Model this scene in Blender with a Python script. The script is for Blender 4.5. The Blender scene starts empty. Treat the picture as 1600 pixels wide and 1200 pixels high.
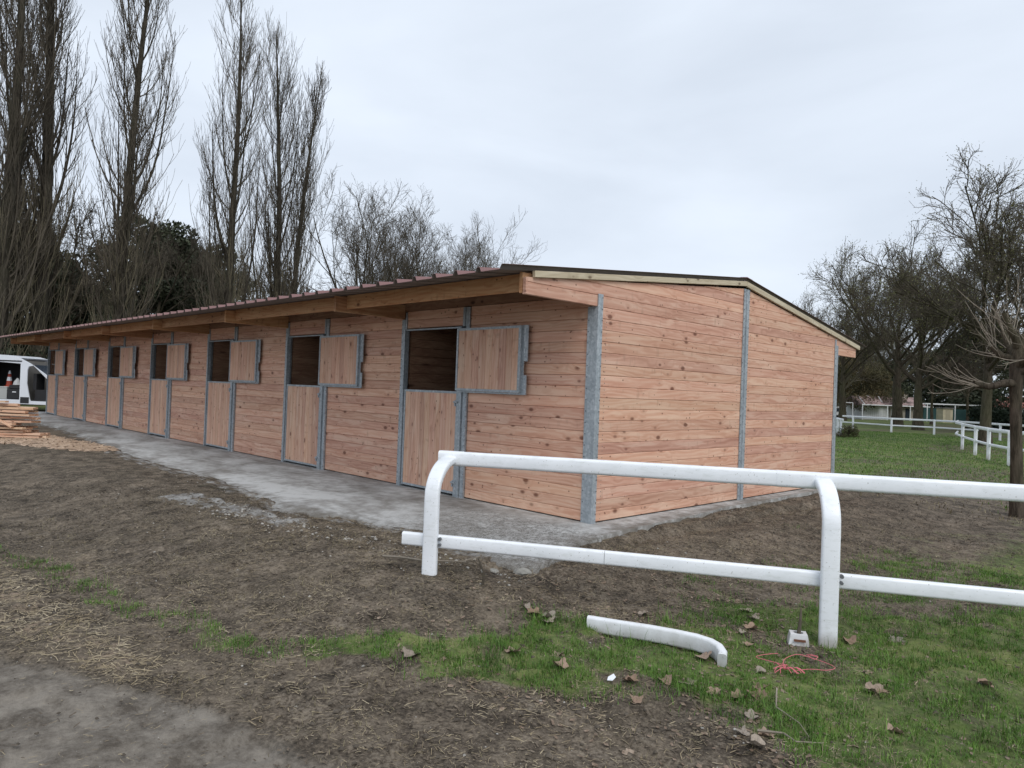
import bpy, math, random
import numpy as np
from mathutils import Matrix, Vector

rng = np.random.default_rng(7)
random.seed(7)
S = bpy.context.scene
C = S.collection

# ------------------------------------------------------------------ camera, sky, sun
def look(yaw, pitch, roll):
    cy, sy = math.cos(yaw), math.sin(yaw)
    f = Vector((-sy*math.cos(pitch), cy*math.cos(pitch), math.sin(pitch)))
    r = f.cross(Vector((0, 0, 1))).normalized(); u = r.cross(f)
    c, s = math.cos(roll), math.sin(roll)
    r2 = c*r + s*u; u2 = -s*r + c*u
    return Matrix(((r2.x, u2.x, -f.x), (r2.y, u2.y, -f.y), (r2.z, u2.z, -f.z)))
CAM = (4.9303, -6.128, 1.4114)
cd = bpy.data.cameras.new("camera"); cam = bpy.data.objects.new("camera", cd); C.objects.link(cam)
cd.sensor_width = 36; cd.lens = 1123.52/1600*36; cd.clip_start = 0.05; cd.clip_end = 3000
cam.matrix_world = Matrix.Translation(CAM) @ look(0.7928, 0.0093, 0.0373).to_4x4()
S.camera = cam

S.view_settings.view_transform = 'Standard'; S.view_settings.look = 'None'
S.view_settings.exposure = 0.42; S.view_settings.gamma = 1.0; S.view_settings.use_curve_mapping = False
S.cycles.max_bounces = 6; S.cycles.diffuse_bounces = 3; S.cycles.transparent_max_bounces = 8

SUN_EL, SUN_AZ = math.radians(48), math.radians(112)      # azimuth clockwise from +Y
w = bpy.data.worlds.new("World"); S.world = w; w.use_nodes = True
nt = w.node_tree; N = nt.nodes; L = nt.links; N.clear()
out = N.new('ShaderNodeOutputWorld')
sky = N.new('ShaderNodeTexSky'); sky.sky_type = 'NISHITA'; sky.sun_disc = False
sky.sun_elevation = SUN_EL; sky.sun_rotation = SUN_AZ
b1 = N.new('ShaderNodeBackground'); b1.inputs[1].default_value = 0.1
L.new(sky.outputs[0], b1.inputs[0])
tc = N.new('ShaderNodeTexCoord'); mp = N.new('ShaderNodeMapping')
mp.inputs['Scale'].default_value = (1.0, 1.0, 3.2); mp.inputs['Rotation'].default_value = (0.12, -0.1, 0.6)
L.new(tc.outputs['Generated'], mp.inputs[0])
nz = N.new('ShaderNodeTexNoise'); nz.inputs['Scale'].default_value = 2.3; nz.inputs['Detail'].default_value = 6
nz.inputs['Roughness'].default_value = 0.5; nz.inputs['Distortion'].default_value = 0.3
L.new(mp.outputs[0], nz.inputs[0])
rp = N.new('ShaderNodeValToRGB')
rp.color_ramp.elements[0].position = 0.25; rp.color_ramp.elements[0].color = (0.53, 0.585, 0.665, 1)
rp.color_ramp.elements[1].position = 0.72; rp.color_ramp.elements[1].color = (0.665, 0.725, 0.81, 1)
L.new(nz.outputs[0], rp.inputs[0])
b2 = N.new('ShaderNodeBackground'); b2.inputs[1].default_value = 1.0
L.new(rp.outputs[0], b2.inputs[0])
mx = N.new('ShaderNodeMixShader'); mx.inputs[0].default_value = 0.93
L.new(b1.outputs[0], mx.inputs[1]); L.new(b2.outputs[0], mx.inputs[2]); L.new(mx.outputs[0], out.inputs[0])

sd = bpy.data.lights.new("sun", 'SUN'); sd.energy = 1.2; sd.angle = math.radians(35); sd.color = (1.0, 0.96, 0.9)
sun = bpy.data.objects.new("sun", sd); C.objects.link(sun)
sdir = Vector((math.sin(SUN_AZ)*math.cos(SUN_EL), math.cos(SUN_AZ)*math.cos(SUN_EL), math.sin(SUN_EL)))
sun.rotation_euler = sdir.to_track_quat('Z', 'Y').to_euler()

# ------------------------------------------------------------------ noise helpers
def _hash(ix, iy, seed):
    h = (ix.astype(np.int64)*374761393 + iy.astype(np.int64)*668265263 + seed*974711) & 0x7fffffff
    h = ((h ^ (h >> 13))*1274126177) & 0x7fffffff
    return ((h ^ (h >> 16)) & 0xffff)/65535.0
def vn(x, y, s=1.0, seed=0):
    x = np.asarray(x, float)/s; y = np.asarray(y, float)/s
    ix = np.floor(x); iy = np.floor(y); fx = x-ix; fy = y-iy
    fx = fx*fx*(3-2*fx); fy = fy*fy*(3-2*fy)
    a = _hash(ix, iy, seed); b = _hash(ix+1, iy, seed); c = _hash(ix, iy+1, seed); d = _hash(ix+1, iy+1, seed)
    return (a*(1-fx)+b*fx)*(1-fy)+(c*(1-fx)+d*fx)*fy
def fbm(x, y, s, seed=0, o=4):
    r = 0; a = .5; t = 0
    for i in range(o):
        r = r + a*vn(x, y, s/(2**i), seed+i*17); t += a; a *= .5
    return r/t
def ss(e0, e1, x):
    t = np.clip((np.asarray(x, float)-e0)/(e1-e0), 0, 1); return t*t*(3-2*t)

# ------------------------------------------------------------------ node material helpers
def mat(name):
    m = bpy.data.materials.new(name); m.use_nodes = True
    nt = m.node_tree; nt.nodes.clear()
    o = nt.nodes.new('ShaderNodeOutputMaterial'); p = nt.nodes.new('ShaderNodeBsdfPrincipled')
    nt.links.new(p.outputs[0], o.inputs[0])
    return m, nt, p
class G:
    def __init__(s, nt): s.nt = nt
    def n(s, t, **k):
        n = s.nt.nodes.new(t)
        for a, b in k.items(): setattr(n, a, b)
        return n
    def set(s, sock, v):
        if isinstance(v, bpy.types.NodeSocket): s.nt.links.new(v, sock)
        elif v is not None: sock.default_value = v
    def noise(s, v, sc, det=4, ro=.5, dist=0.):
        n = s.n('ShaderNodeTexNoise'); s.set(n.inputs['Vector'], v); s.set(n.inputs['Scale'], sc)
        n.inputs['Detail'].default_value = det; n.inputs['Roughness'].default_value = ro; n.inputs['Distortion'].default_value = dist
        return n.outputs[0]
    def vor(s, v, sc, feat='F1', out=0, rnd=1.):
        n = s.n('ShaderNodeTexVoronoi', feature=feat); s.set(n.inputs['Vector'], v); s.set(n.inputs['Scale'], sc)
        n.inputs['Randomness'].default_value = rnd
        return n.outputs[out]
    def mp(s, v, sc=(1, 1, 1), loc=(0, 0, 0), rot=(0, 0, 0)):
        n = s.n('ShaderNodeMapping'); s.set(n.inputs[0], v); s.set(n.inputs['Location'], loc)
        s.set(n.inputs['Rotation'], rot); s.set(n.inputs['Scale'], sc); return n.outputs[0]
    def ramp(s, f, *st, interp='LINEAR'):
        n = s.n('ShaderNodeValToRGB'); s.set(n.inputs[0], f); cr = n.color_ramp; cr.interpolation = interp
        while len(cr.elements) < len(st): cr.elements.new(.5)
        for e, (p, c) in zip(cr.elements, st):
            e.position = p; e.color = (*c, 1) if len(c) == 3 else c
        return n.outputs[0]
    def fr(s, f, a, b, c=0., d=1.):
        n = s.n('ShaderNodeMapRange'); s.set(n.inputs[0], f)
        for i, q in enumerate((a, b, c, d)): n.inputs[i+1].default_value = q
        return n.outputs[0]
    def mix(s, f, a, b, t='MIX'):
        n = s.n('ShaderNodeMixRGB', blend_type=t); s.set(n.inputs[0], f)
        for i, q in ((1, a), (2, b)): s.set(n.inputs[i], (*q, 1) if isinstance(q, tuple) and len(q) == 3 else q)
        return n.outputs[0]
    def m(s, op, a, b=None):
        n = s.n('ShaderNodeMath', operation=op); s.set(n.inputs[0], a); s.set(n.inputs[1], b); return n.outputs[0]
    def vadd(s, a, b):
        n = s.n('ShaderNodeVectorMath', operation='ADD'); s.set(n.inputs[0], a); s.set(n.inputs[1], b); return n.outputs[0]
    def bump(s, p, h, st=.3, d=.01):
        n = s.n('ShaderNodeBump'); s.set(n.inputs['Height'], h); n.inputs['Strength'].default_value = st; n.inputs['Distance'].default_value = d
        s.nt.links.new(n.outputs[0], p.inputs['Normal'])
    def obj(s): return s.n('ShaderNodeTexCoord').outputs['Object']
    def rnd(s): return s.n('ShaderNodeObjectInfo').outputs['Random']
    def pos(s): return s.n('ShaderNodeNewGeometry').outputs['Position']
    def attr(s, nm): return s.n('ShaderNodeAttribute', attribute_name=nm).outputs['Fac']
    def hsv(s, c, h=.5, sa=1., v=1.):
        n = s.n('ShaderNodeHueSaturation'); s.set(n.inputs['Color'], c); s.set(n.inputs['Hue'], h); s.set(n.inputs['Saturation'], sa); s.set(n.inputs['Value'], v)
        return n.outputs[0]

def wood(name, dark, mid, light, knots=1.0, rough=.68, contrast=1.0):
    m, nt, p = mat(name); g = G(nt)
    r = g.rnd(); comb = g.n('ShaderNodeCombineXYZ')
    r2 = g.m('FRACT', g.m('MULTIPLY', r, 37.7))
    nt.links.new(g.m('MULTIPLY', r, 91.), comb.inputs[0]); nt.links.new(g.m('MULTIPLY', r2, 53.), comb.inputs[1]); nt.links.new(g.m('MULTIPLY', r, 17.), comb.inputs[2])
    co = g.vadd(g.obj(), comb.outputs[0])
    # knots: sparse voronoi cells, each knot bends the grain around itself
    kv = g.mp(co, (4.6, 2.0, 8.0))
    kd = g.vor(kv, 1.0); kc = g.vor(kv, 1.0, out=1)
    sep = g.n('ShaderNodeSeparateColor'); nt.links.new(kc, sep.inputs[0])
    ksz = g.fr(sep.outputs[0], .38, 1., 0., .19*knots)
    knot = g.m('LESS_THAN', kd, ksz)
    ksoft = g.fr(g.m('SUBTRACT', kd, ksz), -.03, .09, 1., 0.)
    khalo = g.m('MULTIPLY', g.fr(g.m('SUBTRACT', kd, ksz), 0., .42, 1., 0.), g.m('GREATER_THAN', ksz, .02))
    ksoft = g.m('MULTIPLY', ksoft, g.m('GREATER_THAN', ksz, .02))
    # flame grain
    warp = g.noise(g.mp(co, (.55, 1.5, 3.0)), 1.2, 3, .45)
    cz = g.n('ShaderNodeSeparateXYZ'); nt.links.new(co, cz.inputs[0])
    ph = g.m('ADD', g.m('MULTIPLY', cz.outputs[2], 120.), g.m('ADD', g.m('MULTIPLY', warp, 44.), g.m('MULTIPLY', khalo, 5.)))
    ring = g.m('MULTIPLY', g.m('ADD', g.m('SINE', ph), 1.), .5)
    fine = g.noise(g.mp(co, (2.2, 60., 75.)), 1., 5, .7)
    tone = g.noise(g.mp(co, (.9, 2., 9.)), 1.3, 3, .5)
    f = g.m('ADD', g.m('MULTIPLY', ring, .20*contrast), g.m('ADD', g.m('MULTIPLY', fine, .42*contrast), g.m('MULTIPLY', tone, .72)))
    f = g.m('ADD', f, g.m('MULTIPLY', g.m('SUBTRACT', r2, .5), .32))
    col = g.ramp(f, (.25, dark), (.62, mid), (1.0, light))
    sap = g.noise(g.mp(co, (1.1, 1.5, 7.)), 1.4, 3, .5, .4)
    col = g.mix(g.m('MULTIPLY', g.fr(sap, .56, .62), .55), col, light)
    cross = g.noise(g.mp(co, (14., 3., 5.), rot=(0, 0, .3)), 1., 2, .5)          # saw and planer marks across the board
    cm = g.m('MULTIPLY', g.fr(cross, .58, .72), g.fr(g.noise(g.mp(co, (1.4, 1, 6.)), 1., 1), .5, .6))
    col = g.mix(g.m('MULTIPLY', cm, .42), col, tuple(c*.62 for c in mid))
    pv = g.mp(co, (13., 2.0, 17.)); pd = g.vor(pv, 1.0); pc = g.n('ShaderNodeSeparateColor'); nt.links.new(g.vor(pv, 1.0, out=1), pc.inputs[0])
    pin = g.m('MULTIPLY', g.fr(pd, .12, .20, 1., 0.), g.m('GREATER_THAN', pc.outputs[0], .78))
    col = g.mix(g.m('MULTIPLY', pin, .8), col, (dark[0]*.32, dark[1]*.22, dark[2]*.2))
    col = g.mix(g.m('MULTIPLY', khalo, .28), col, dark)
    col = g.mix(g.m('MULTIPLY', ksoft, .80), col, (dark[0]*.30, dark[1]*.22, dark[2]*.2))
    col = g.hsv(col, g.fr(r, 0, 1, .496, .504), g.fr(r2, 0, 1, .94, 1.08), g.fr(g.m('FRACT', g.m('MULTIPLY', r, 11.3)), 0, 1, .95, 1.12))
    nt.links.new(col, p.inputs['Base Color']); p.inputs['Roughness'].default_value = rough; p.inputs['Specular IOR Level'].default_value = .3
    g.bump(p, g.m('ADD', fine, g.m('MULTIPLY', ring, .5)), .25, .003)
    return m
M = {}
M['plank'] = wood('douglas_fir_siding', (.42, .200, .130), (.595, .338, .240), (.71, .485, .362))
M['door_board'] = wood('door_board_fir', (.42, .213, .140), (.600, .355, .252), (.71, .500, .375), knots=.85)
M['beam'] = wood('beam_fir', (.26, .115, .05), (.43, .215, .11), (.56, .35, .20), knots=.8)
M['treated'] = wood('treated_pale_batten', (.32, .26, .17), (.48, .41, .29), (.60, .53, .40), knots=.7)
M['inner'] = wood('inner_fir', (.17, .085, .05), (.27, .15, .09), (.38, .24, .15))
M['offcut'] = wood('fresh_sawn_offcut', (.42, .22, .13), (.62, .39, .26), (.74, .56, .41), knots=.6)

def galv():
    m, nt, p = mat('galvanised_steel'); g = G(nt); c = g.pos()
    v = g.vor(c, 42., out=1); s = g.n('ShaderNodeSeparateColor'); nt.links.new(v, s.inputs[0])
    st = g.noise(g.mp(c, (6, 6, .9)), 2., 5, .6)
    f = g.m('ADD', g.m('MULTIPLY', s.outputs[0], .35), g.m('MULTIPLY', st, .8))
    col = g.ramp(f, (.2, (.25, .285, .31)), (.6, (.37, .41, .44)), (.95, (.58, .61, .635)))
    nt.links.new(col, p.inputs['Base Color']); p.inputs['Metallic'].default_value = .35
    nt.links.new(g.fr(s.outputs[1], 0, 1, .42, .62), p.inputs['Roughness'])
    g.bump(p, st, .1, .002)
    return m
M['galv'] = galv()
def simple(name, col, rough=.6, met=0., var=.0, sc=8., bump=0., spec=.5, dist=.004):
    m, nt, p = mat(name); g = G(nt)
    if var:
        n = g.noise(g.pos(), sc, 5, .6)
        c = g.mix(g.fr(n, .3, .7), tuple(x*(1-var) for x in col), tuple(min(1, x*(1+var)) for x in col))
        nt.links.new(c, p.inputs['Base Color'])
        if bump: g.bump(p, n, bump, dist)
    else: p.inputs['Base Color'].default_value = (*col, 1)
    p.inputs['Roughness'].default_value = rough; p.inputs['Metallic'].default_value = met; p.inputs['Specular IOR Level'].default_value = spec
    return m
def roofm():
    m, nt, p = mat('brown_red_coated_sheet'); g = G(nt)
    geo = g.n('ShaderNodeNewGeometry')
    n = g.noise(g.mp(geo.outputs['Position'], (3, .6, 1)), 2., 5, .6)
    top = g.mix(n, (.17, .085, .08), (.26, .145, .14))
    p.inputs['Roughness'].default_value = .42
    nt.links.new(top, p.inputs['Base Color'])
    return m
M['roof'] = roofm()
M['roof_under'] = simple('grey_brown_sheet_underside', (.145, .125, .115), .6, 0, .15, 5)
def pvc():
    m, nt, p = mat('white_pvc_rail'); g = G(nt); c = g.pos()
    n = g.noise(c, 3., 6, .6); sp = g.noise(c, 60., 3, .6); gr = g.noise(g.mp(c, (4, 4, 14)), 3., 4, .6)
    col = g.mix(g.fr(n, .42, .75), (.86, .885, .92), (.76, .79, .82))
    col = g.mix(g.m('MULTIPLY', g.fr(sp, .66, .71), .6), col, (.26, .25, .21))
    col = g.mix(g.m('MULTIPLY', g.fr(gr, .52, .74), .26), col, (.45, .48, .42))
    z = g.n('ShaderNodeSeparateXYZ'); nt.links.new(c, z.inputs[0])
    mud = g.m('MULTIPLY', g.fr(z.outputs[2], -.25, -.05, 1., 0.), g.fr(n, .4, .6))
    col = g.mix(g.m('MULTIPLY', mud, .7), col, (.22, .18, .13))
    nt.links.new(col, p.inputs['Base Color']); p.inputs['Roughness'].default_value = .38
    g.bump(p, n, .06, .01)
    return m
M['pvc'] = pvc()
def barkm(name, a, b, moss=0.):
    m, nt, p = mat(name); g = G(nt); c = g.pos()
    n = g.noise(g.mp(c, (9, 9, 1.6)), 2., 6, .65, .5); n2 = g.noise(c, .7, 3)
    col = g.mix(g.fr(n, .35, .68), a, b)
    if moss: col = g.mix(g.m('MULTIPLY', g.fr(n2, .4, .65), moss), col, (.085, .10, .045))
    nt.links.new(col, p.inputs['Base Color']); p.inputs['Roughness'].default_value = .95; p.inputs['Specular IOR Level'].default_value = .1
    g.bump(p, n, .8, .03)
    return m
M['bark'] = barkm('poplar_bark', (.026, .022, .018), (.090, .078, .062), .12)
M['bark2'] = barkm('grey_brown_bark', (.035, .028, .022), (.12, .097, .075), .3)
M['twig'] = simple('brown_twig', (.085, .070, .052), .9, 0, .35, 1.5, spec=.1)
M['twig_dark'] = simple('dark_twig', (.105, .090, .070), .9, 0, .35, 1.5, spec=.1)
M['twig_pale'] = simple('pale_bare_twig', (.27, .235, .19), .9, 0, .3, 3, spec=.1)
M['sucker'] = simple('olive_sucker_shoot', (.20, .175, .12), .9, 0, .4, 1., spec=.1)
def leafm(name, a, b, c3, sc=.6):
    m, nt, p = mat(name); g = G(nt)
    n = g.noise(g.pos(), sc, 4, .6); n2 = g.noise(g.pos(), sc*9, 2)
    f = g.m('ADD', g.m('MULTIPLY', n, .6), g.m('MULTIPLY', n2, .4))
    nt.links.new(g.ramp(f, (.3, a), (.5, b), (.7, c3)), p.inputs['Base Color']); p.inputs['Roughness'].default_value = .7; p.inputs['Specular IOR Level'].default_value = .25
    return m
M['evergreen'] = leafm('dark_evergreen_leaves', (.030, .038, .026), (.060, .072, .044), (.105, .115, .066))
M['pine'] = leafm('pine_needles', (.030, .038, .025), (.060, .070, .042), (.10, .105, .060))
M['olive'] = leafm('olive_brown_foliage', (.045, .045, .022), (.085, .075, .035), (.15, .10, .05))
M['bud'] = leafm('yellow_green_buds', (.10, .105, .045), (.17, .17, .075), (.26, .25, .12))
M['hedge'] = leafm('hedge_leaves', (.012, .02, .012), (.022, .034, .02), (.04, .055, .03))

# ------------------------------------------------------------------ mesh builders
class MB:
    def __init__(s): s.v = []; s.f = []; s.n = 0; s.mi = []
    def add(s, v, f, mi=0):
        v = np.asarray(v, float).reshape(-1, 3); s.v.append(v)
        for q in f: s.f.append([i+s.n for i in q]); s.mi.append(mi)
        s.n += len(v)
    def box(s, a, b, ch=0., mi=0):
        x0, y0, z0 = a; x1, y1, z1 = b
        if not ch:
            v = [(x0, y0, z0), (x1, y0, z0), (x1, y1, z0), (x0, y1, z0), (x0, y0, z1), (x1, y0, z1), (x1, y1, z1), (x0, y1, z1)]
            s.add(v, [(0, 3, 2, 1), (4, 5, 6, 7), (0, 1, 5, 4), (1, 2, 6, 5), (2, 3, 7, 6), (3, 0, 4, 7)], mi); return
        # chamfer along every edge parallel to the longest axis
        d = [x1-x0, y1-y0, z1-z0]; ax = int(np.argmax(d)); o = [i for i in range(3) if i != ax]
        lo = [x0, y0, z0]; hi = [x1, y1, z1]
        p = []
        for (i, j, du, dv) in ((0, 0, ch, 0), (1, 0, -ch, 0), (1, 0, 0, ch), (1, 1, 0, -ch), (1, 1, -ch, 0), (0, 1, ch, 0), (0, 1, 0, -ch), (0, 0, 0, ch)):
            p.append(((lo[o[0]] if not i else hi[o[0]])+du, (lo[o[1]] if not j else hi[o[1]])+dv))
        v = []
        for e in (lo[ax], hi[ax]):
            for (a1, b1_) in p:
                c = [0, 0, 0]; c[ax] = e; c[o[0]] = a1; c[o[1]] = b1_; v.append(c)
        n = 8
        s.add(v, [tuple(range(n))[::-1], tuple(range(n, 2*n))]+[(k, (k+1) % n, (k+1) % n+n, k+n) for k in range(n)], mi)
    def prism(s, pts, axis, a, b, mi=0):
        """2-D polygon pts extruded along axis from a to b; the polygon lives in the two other axes, in order"""
        o = [i for i in range(3) if i != axis]; v = []
        for e in (a, b):
            for q in pts:
                c = [0, 0, 0]; c[axis] = e; c[o[0]] = q[0]; c[o[1]] = q[1]; v.append(c)
        n = len(pts)
        s.add(v, [tuple(range(n))[::-1], tuple(range(n, 2*n))]+[(k, (k+1) % n, (k+1) % n+n, k+n) for k in range(n)], mi)
    def tube(s, pts, r, n=8, cap=True, mi=0):
        pts = [Vector(p) for p in pts]; k = len(pts)
        rr = r if hasattr(r, '__len__') else [r]*k
        ref = Vector((0, 0, 1)); T0 = (pts[-1]-pts[0])
        if T0.length < 1e-6 or abs(T0.normalized().z) > .9: ref = Vector((1, 0.1, 0))
        v = []
        for i, p in enumerate(pts):
            T = (pts[min(i+1, k-1)]-pts[max(i-1, 0)]).normalized(); A = T.cross(ref).normalized(); B = T.cross(A)
            for j in range(n):
                t = 2*math.pi*j/n; v.append(p+(A*math.cos(t)+B*math.sin(t))*rr[i])
        f = []
        for i in range(k-1):
            for j in range(n):
                f.append((i*n+j, i*n+(j+1) % n, (i+1)*n+(j+1) % n, (i+1)*n+j))
        if cap: f += [tuple(range(n))[::-1], tuple(range((k-1)*n, k*n))]
        s.add([tuple(q) for q in v], f, mi)
    def mesh(s, name, mats, smooth=False):
        me = bpy.data.meshes.new(name)
        V = np.concatenate(s.v) if s.v else np.zeros((0, 3))
        me.from_pydata(V.tolist(), [], s.f)
        for m in (mats if isinstance(mats, (list, tuple)) else [mats]): me.materials.append(m)
        if any(s.mi): me.polygons.foreach_set('material_index', s.mi)
        if smooth:
            me.polygons.foreach_set('use_smooth', [True]*len(me.polygons))
        import bmesh
        bm = bmesh.new(); bm.from_mesh(me); bmesh.ops.recalc_face_normals(bm, faces=bm.faces); bm.to_mesh(me); bm.free()
        me.update(); return me
def fastmesh(name, V, F, mats, smooth=False, attrs=None):
    """numpy mesh; F is (n,3) or (n,4)"""
    V = np.asarray(V, np.float32); F = np.asarray(F, np.int32); k = F.shape[1]
    me = bpy.data.meshes.new(name)
    me.vertices.add(len(V)); me.vertices.foreach_set('co', V.ravel())
    me.loops.add(F.size); me.loops.foreach_set('vertex_index', F.ravel())
    me.polygons.add(len(F)); me.polygons.foreach_set('loop_start', np.arange(0, F.size, k, dtype=np.int32))
    try: me.polygons.foreach_set('loop_total', np.full(len(F), k, np.int32))
    except Exception: pass
    if smooth: me.polygons.foreach_set('use_smooth', np.ones(len(F), bool))
    me.update(calc_edges=True)
    for m in (mats if isinstance(mats, (list, tuple)) else [mats]): me.materials.append(m)
    if attrs:
        for nm, a in attrs.items():
            at = me.attributes.new(nm, 'FLOAT', 'POINT'); at.data.foreach_set('value', np.asarray(a, np.float32))
    return me
def ob(name, me, parent=None, loc=None, rot=None, kind=None, label=None, cat=None, group=None):
    o = bpy.data.objects.new(name, me); C.objects.link(o)
    if parent is not None: o.parent = parent
    if loc is not None: o.location = loc
    if rot is not None: o.rotation_euler = rot
    if kind: o['kind'] = kind
    if label: o['label'] = label
    if cat: o['category'] = cat
    if group: o['group'] = group
    return o
def thing(name, label, cat, loc=(0, 0, 0), rot=(0, 0, 0), group=None):
    return ob(name, None, None, loc, rot, None, label, cat, group)

# ------------------------------------------------------------------ ground height and zones
EX = np.array([-40, -26, -20, -16.6, -12.7, -9.5, -7, -6, -4.6, -3.9, -3.3, -2.75, -2.4, -1.8, -1.2, -.76, .25, .55, .9])
EY = np.array([-.9, -1., -1.13, -1.25, -1.49, -1.92, -2.08, -1.95, -1.95, -2.0, -2.15, -2.20, -2.0, -1.85, -1.86, -1.74, -1.83, -1.9, -1.75])
def apron_front(x): return np.interp(x, EX, EY) + .26*(fbm(x, x*0, .9, 3, 5)-.5)
def apron_right(y): return np.interp(y, [-1.9, -1.75, -.8, 2.4, 5.9, 7.2], [.95, .88, .53, .30, .20, .18]) + .05*(fbm(y, y*0, .6, 9, 3)-.5)
def gh(x, y):
    x = np.asarray(x, float); y = np.asarray(y, float)
    df = (-2.7-y)/1.9; dr = (x-.35)/2.1; db = (y-6.8)/4.; dl = (-25.5-x)/5
    d = np.maximum(np.maximum(df, dr), np.maximum(db, dl))
    h = -.035-.195*ss(-.05, 1.0, d)
    h = h-.05*ss(.5, .62, x)*ss(-2.2, -1.6, y)*ss(.95, .6, x)          # dug strip beside the slab
    far = np.hypot(x-2, y+3)
    h = h-.07*ss(9, 25, far)
    inside = (y > apron_front(x)+.12) & (x < apron_right(y)-.05) & (y < 6.9) & (x > -26)
    h = np.where(inside, h-.12, h)
    near = ss(22, 8, far)
    h = h+near*(.05*(fbm(x, y, 1.6, 21, 3)-.5)+.036*(fbm(x, y, .35, 5, 3)-.5)-.028*ss(.60, .78, fbm(x, y, .22, 66, 2))*(y < 5))
    h = h+ss(7.5, 4.5, far)*(.022*(fbm(x, y, .09, 8, 3)-.5)) + .3*ss(20, 60, far)*(fbm(x, y, 18, 2, 2)-.5)
    # tyre ruts on the left dirt
    rut = np.exp(-((y+4.0-.25*(x+1.2))/.10)**2)*ss(-4., -2.5, x)*ss(.6, -.2, x)
    h = h-.02*rut
    # sand track is smoother
    return h
def capsule(x, y, a, b, r0, r1):
    ax, ay = a; bx, by = b; dx, dy = bx-ax, by-ay
    t = np.clip(((x-ax)*dx+(y-ay)*dy)/(dx*dx+dy*dy), 0, 1)
    d = np.hypot(x-ax-t*dx, y-ay-t*dy)/(r0+(r1-r0)*t)
    return d
def grass_mask(x, y):
    wx = x+.55*(fbm(x, y, .8, 31, 4)-.5); wy = y+.55*(fbm(x, y, .8, 47, 4)-.5)
    d = np.full(np.shape(x), 9.)
    for a, b, r0, r1 in (((-4.6, -5.1), (-2.6, -4.7), .10, .12), ((-2.6, -4.7), (-1.8, -4.52), .13, .12), ((-1.7, -4.55), (-.4, -4.47), .13, .12), ((-.4, -4.45), (.41, -4.26), .09, .10),
                         ((.41, -4.28), (1.0, -3.92), .11, .16), ((1.0, -3.92), (1.72, -3.36), .19, .26), ((1.72, -3.36), (2.1, -2.6), .36, .55), ((2.1, -2.6), (2.7, -2.0), .60, .6),
                         ((2.7, -2.0), (2.6, -1.1), .62, .6), ((2.6, -1.1), (3.2, -.7), .6, .7), ((3.3, -.9), (5.5, .6), .8, 1.2), ((3.25, -1.9), (4.4, -1.6), .65, 1.), ((3.7, -1.4), (5.5, .8), .95, 1.7), ((3.7, -2.5), (5, -3), .5, 1.0)):
        d = np.minimum(d, capsule(wx, wy, a, b, r0, r1))
    m = ss(1.3, .6, d)*np.maximum(.35+.65*ss(.36, .52, fbm(x, y, .45, 83, 3)), ss(2.9, 3.5, x))*(.42+.58*ss(-.2, 1.6, x))
    # dark bare mud under the front of the grass
    m = m*(1-ss(1.1, .7, capsule(wx, wy, (2.2, -3.6), (3.3, -2.95), .35, .28)))
    # thin recovering grass in the dug earth by the gable
    m = np.maximum(m, .45*ss(.5, .68, fbm(x, y, .9, 77, 3))*ss(.9, 1.6, x)*ss(-2.3, -1.3, y))
    m = np.maximum(m, .8*ss(.38, .55, fbm(x, y, 1.3, 78, 3))*ss(2.2, 3.4, x)*ss(-.3, .8, y))
    # the paddock lawn
    lawn = ss(8.6, 11.5, y+1.2*(fbm(x, y, 2.5, 90, 3)-.5)+.25*(x))
    lawn = lawn*(.55+.45*ss(.38, .5, fbm(x, y, 3., 91, 3)))
    m = np.maximum(m, lawn)
    m = np.maximum(m, ss(-29, -33, x)*.7)
    m = np.maximum(m, .35*ss(-8, -14, y))
    return np.clip(m, 0, 1)
TR = np.array([(-30, -13), (-12, -8.5), (-5, -6.6), (-2.2, -5.75), (-.22, -5.26), (.67, -4.94), (1.25, -4.64), (1.98, -4.5), (2.4, -4.35), (3.2, -4.2), (6, -4.6), (12, -5)])
def sand_mask(x, y):
    yl = np.interp(x, TR[:, 0], TR[:, 1]) + .22*(fbm(x, y, .7, 61, 3)-.5)
    return ss(.06, -.10, y-yl)
def straw_mask(x, y):
    m = ss(1.3, .3, capsule(x, y, (-18, -3.3), (-10.8, -2.0), 1.0, .5))
    m = np.maximum(m, .33*ss(1.4, .4, capsule(x, y, (-2.4, -5.3), (.6, -4.75), .45, .16)))
    return m

def cement_mask(x, y):
    d = apron_front(x)-y
    m = .52*ss(.42, .0, d)*(y < 0)*ss(-27, -20, x)
    m = np.maximum(m, .62*ss(1.2, .3, capsule(x, y, (-4.3, -2.75), (-2.1, -2.45), .38, .30)))
    return m*ss(.75, .3, x)
def cax(segs):
    r = []
    for a, b, st in segs: r.append(np.arange(a, b, st))
    r.append([segs[-1][1]]); return np.concatenate(r)
gx = np.concatenate([-np.geomspace(30, 900, 26)[::-1], cax([(-29.5, -12, .35), (-12, -4, .13), (-4, 5.6, .03), (5.6, 12, .4)]), np.geomspace(13, 900, 24)])
gy = np.concatenate([-np.geomspace(9, 600, 18)[::-1], cax([(-8.5, -6, .2), (-6, .4, .03), (.4, 7.5, .075), (7.5, 16, .18), (16, 40, .6)]), np.geomspace(41, 900, 26)])
X, Y = np.meshgrid(gx, gy, indexing='ij')
Z = gh(X, Y)
sm = sand_mask(X, Y); gm = grass_mask(X, Y)
Z = Z-.012*sm+.012*gm*ss(20, 8, np.hypot(X-2, Y+3))*(fbm(X, Y, .12, 55, 2))
nx, ny = len(gx), len(gy)
idx = np.arange(nx*ny).reshape(nx, ny)
F = np.stack([idx[:-1, :-1], idx[1:, :-1], idx[1:, 1:], idx[:-1, 1:]], -1).reshape(-1, 4)

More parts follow.
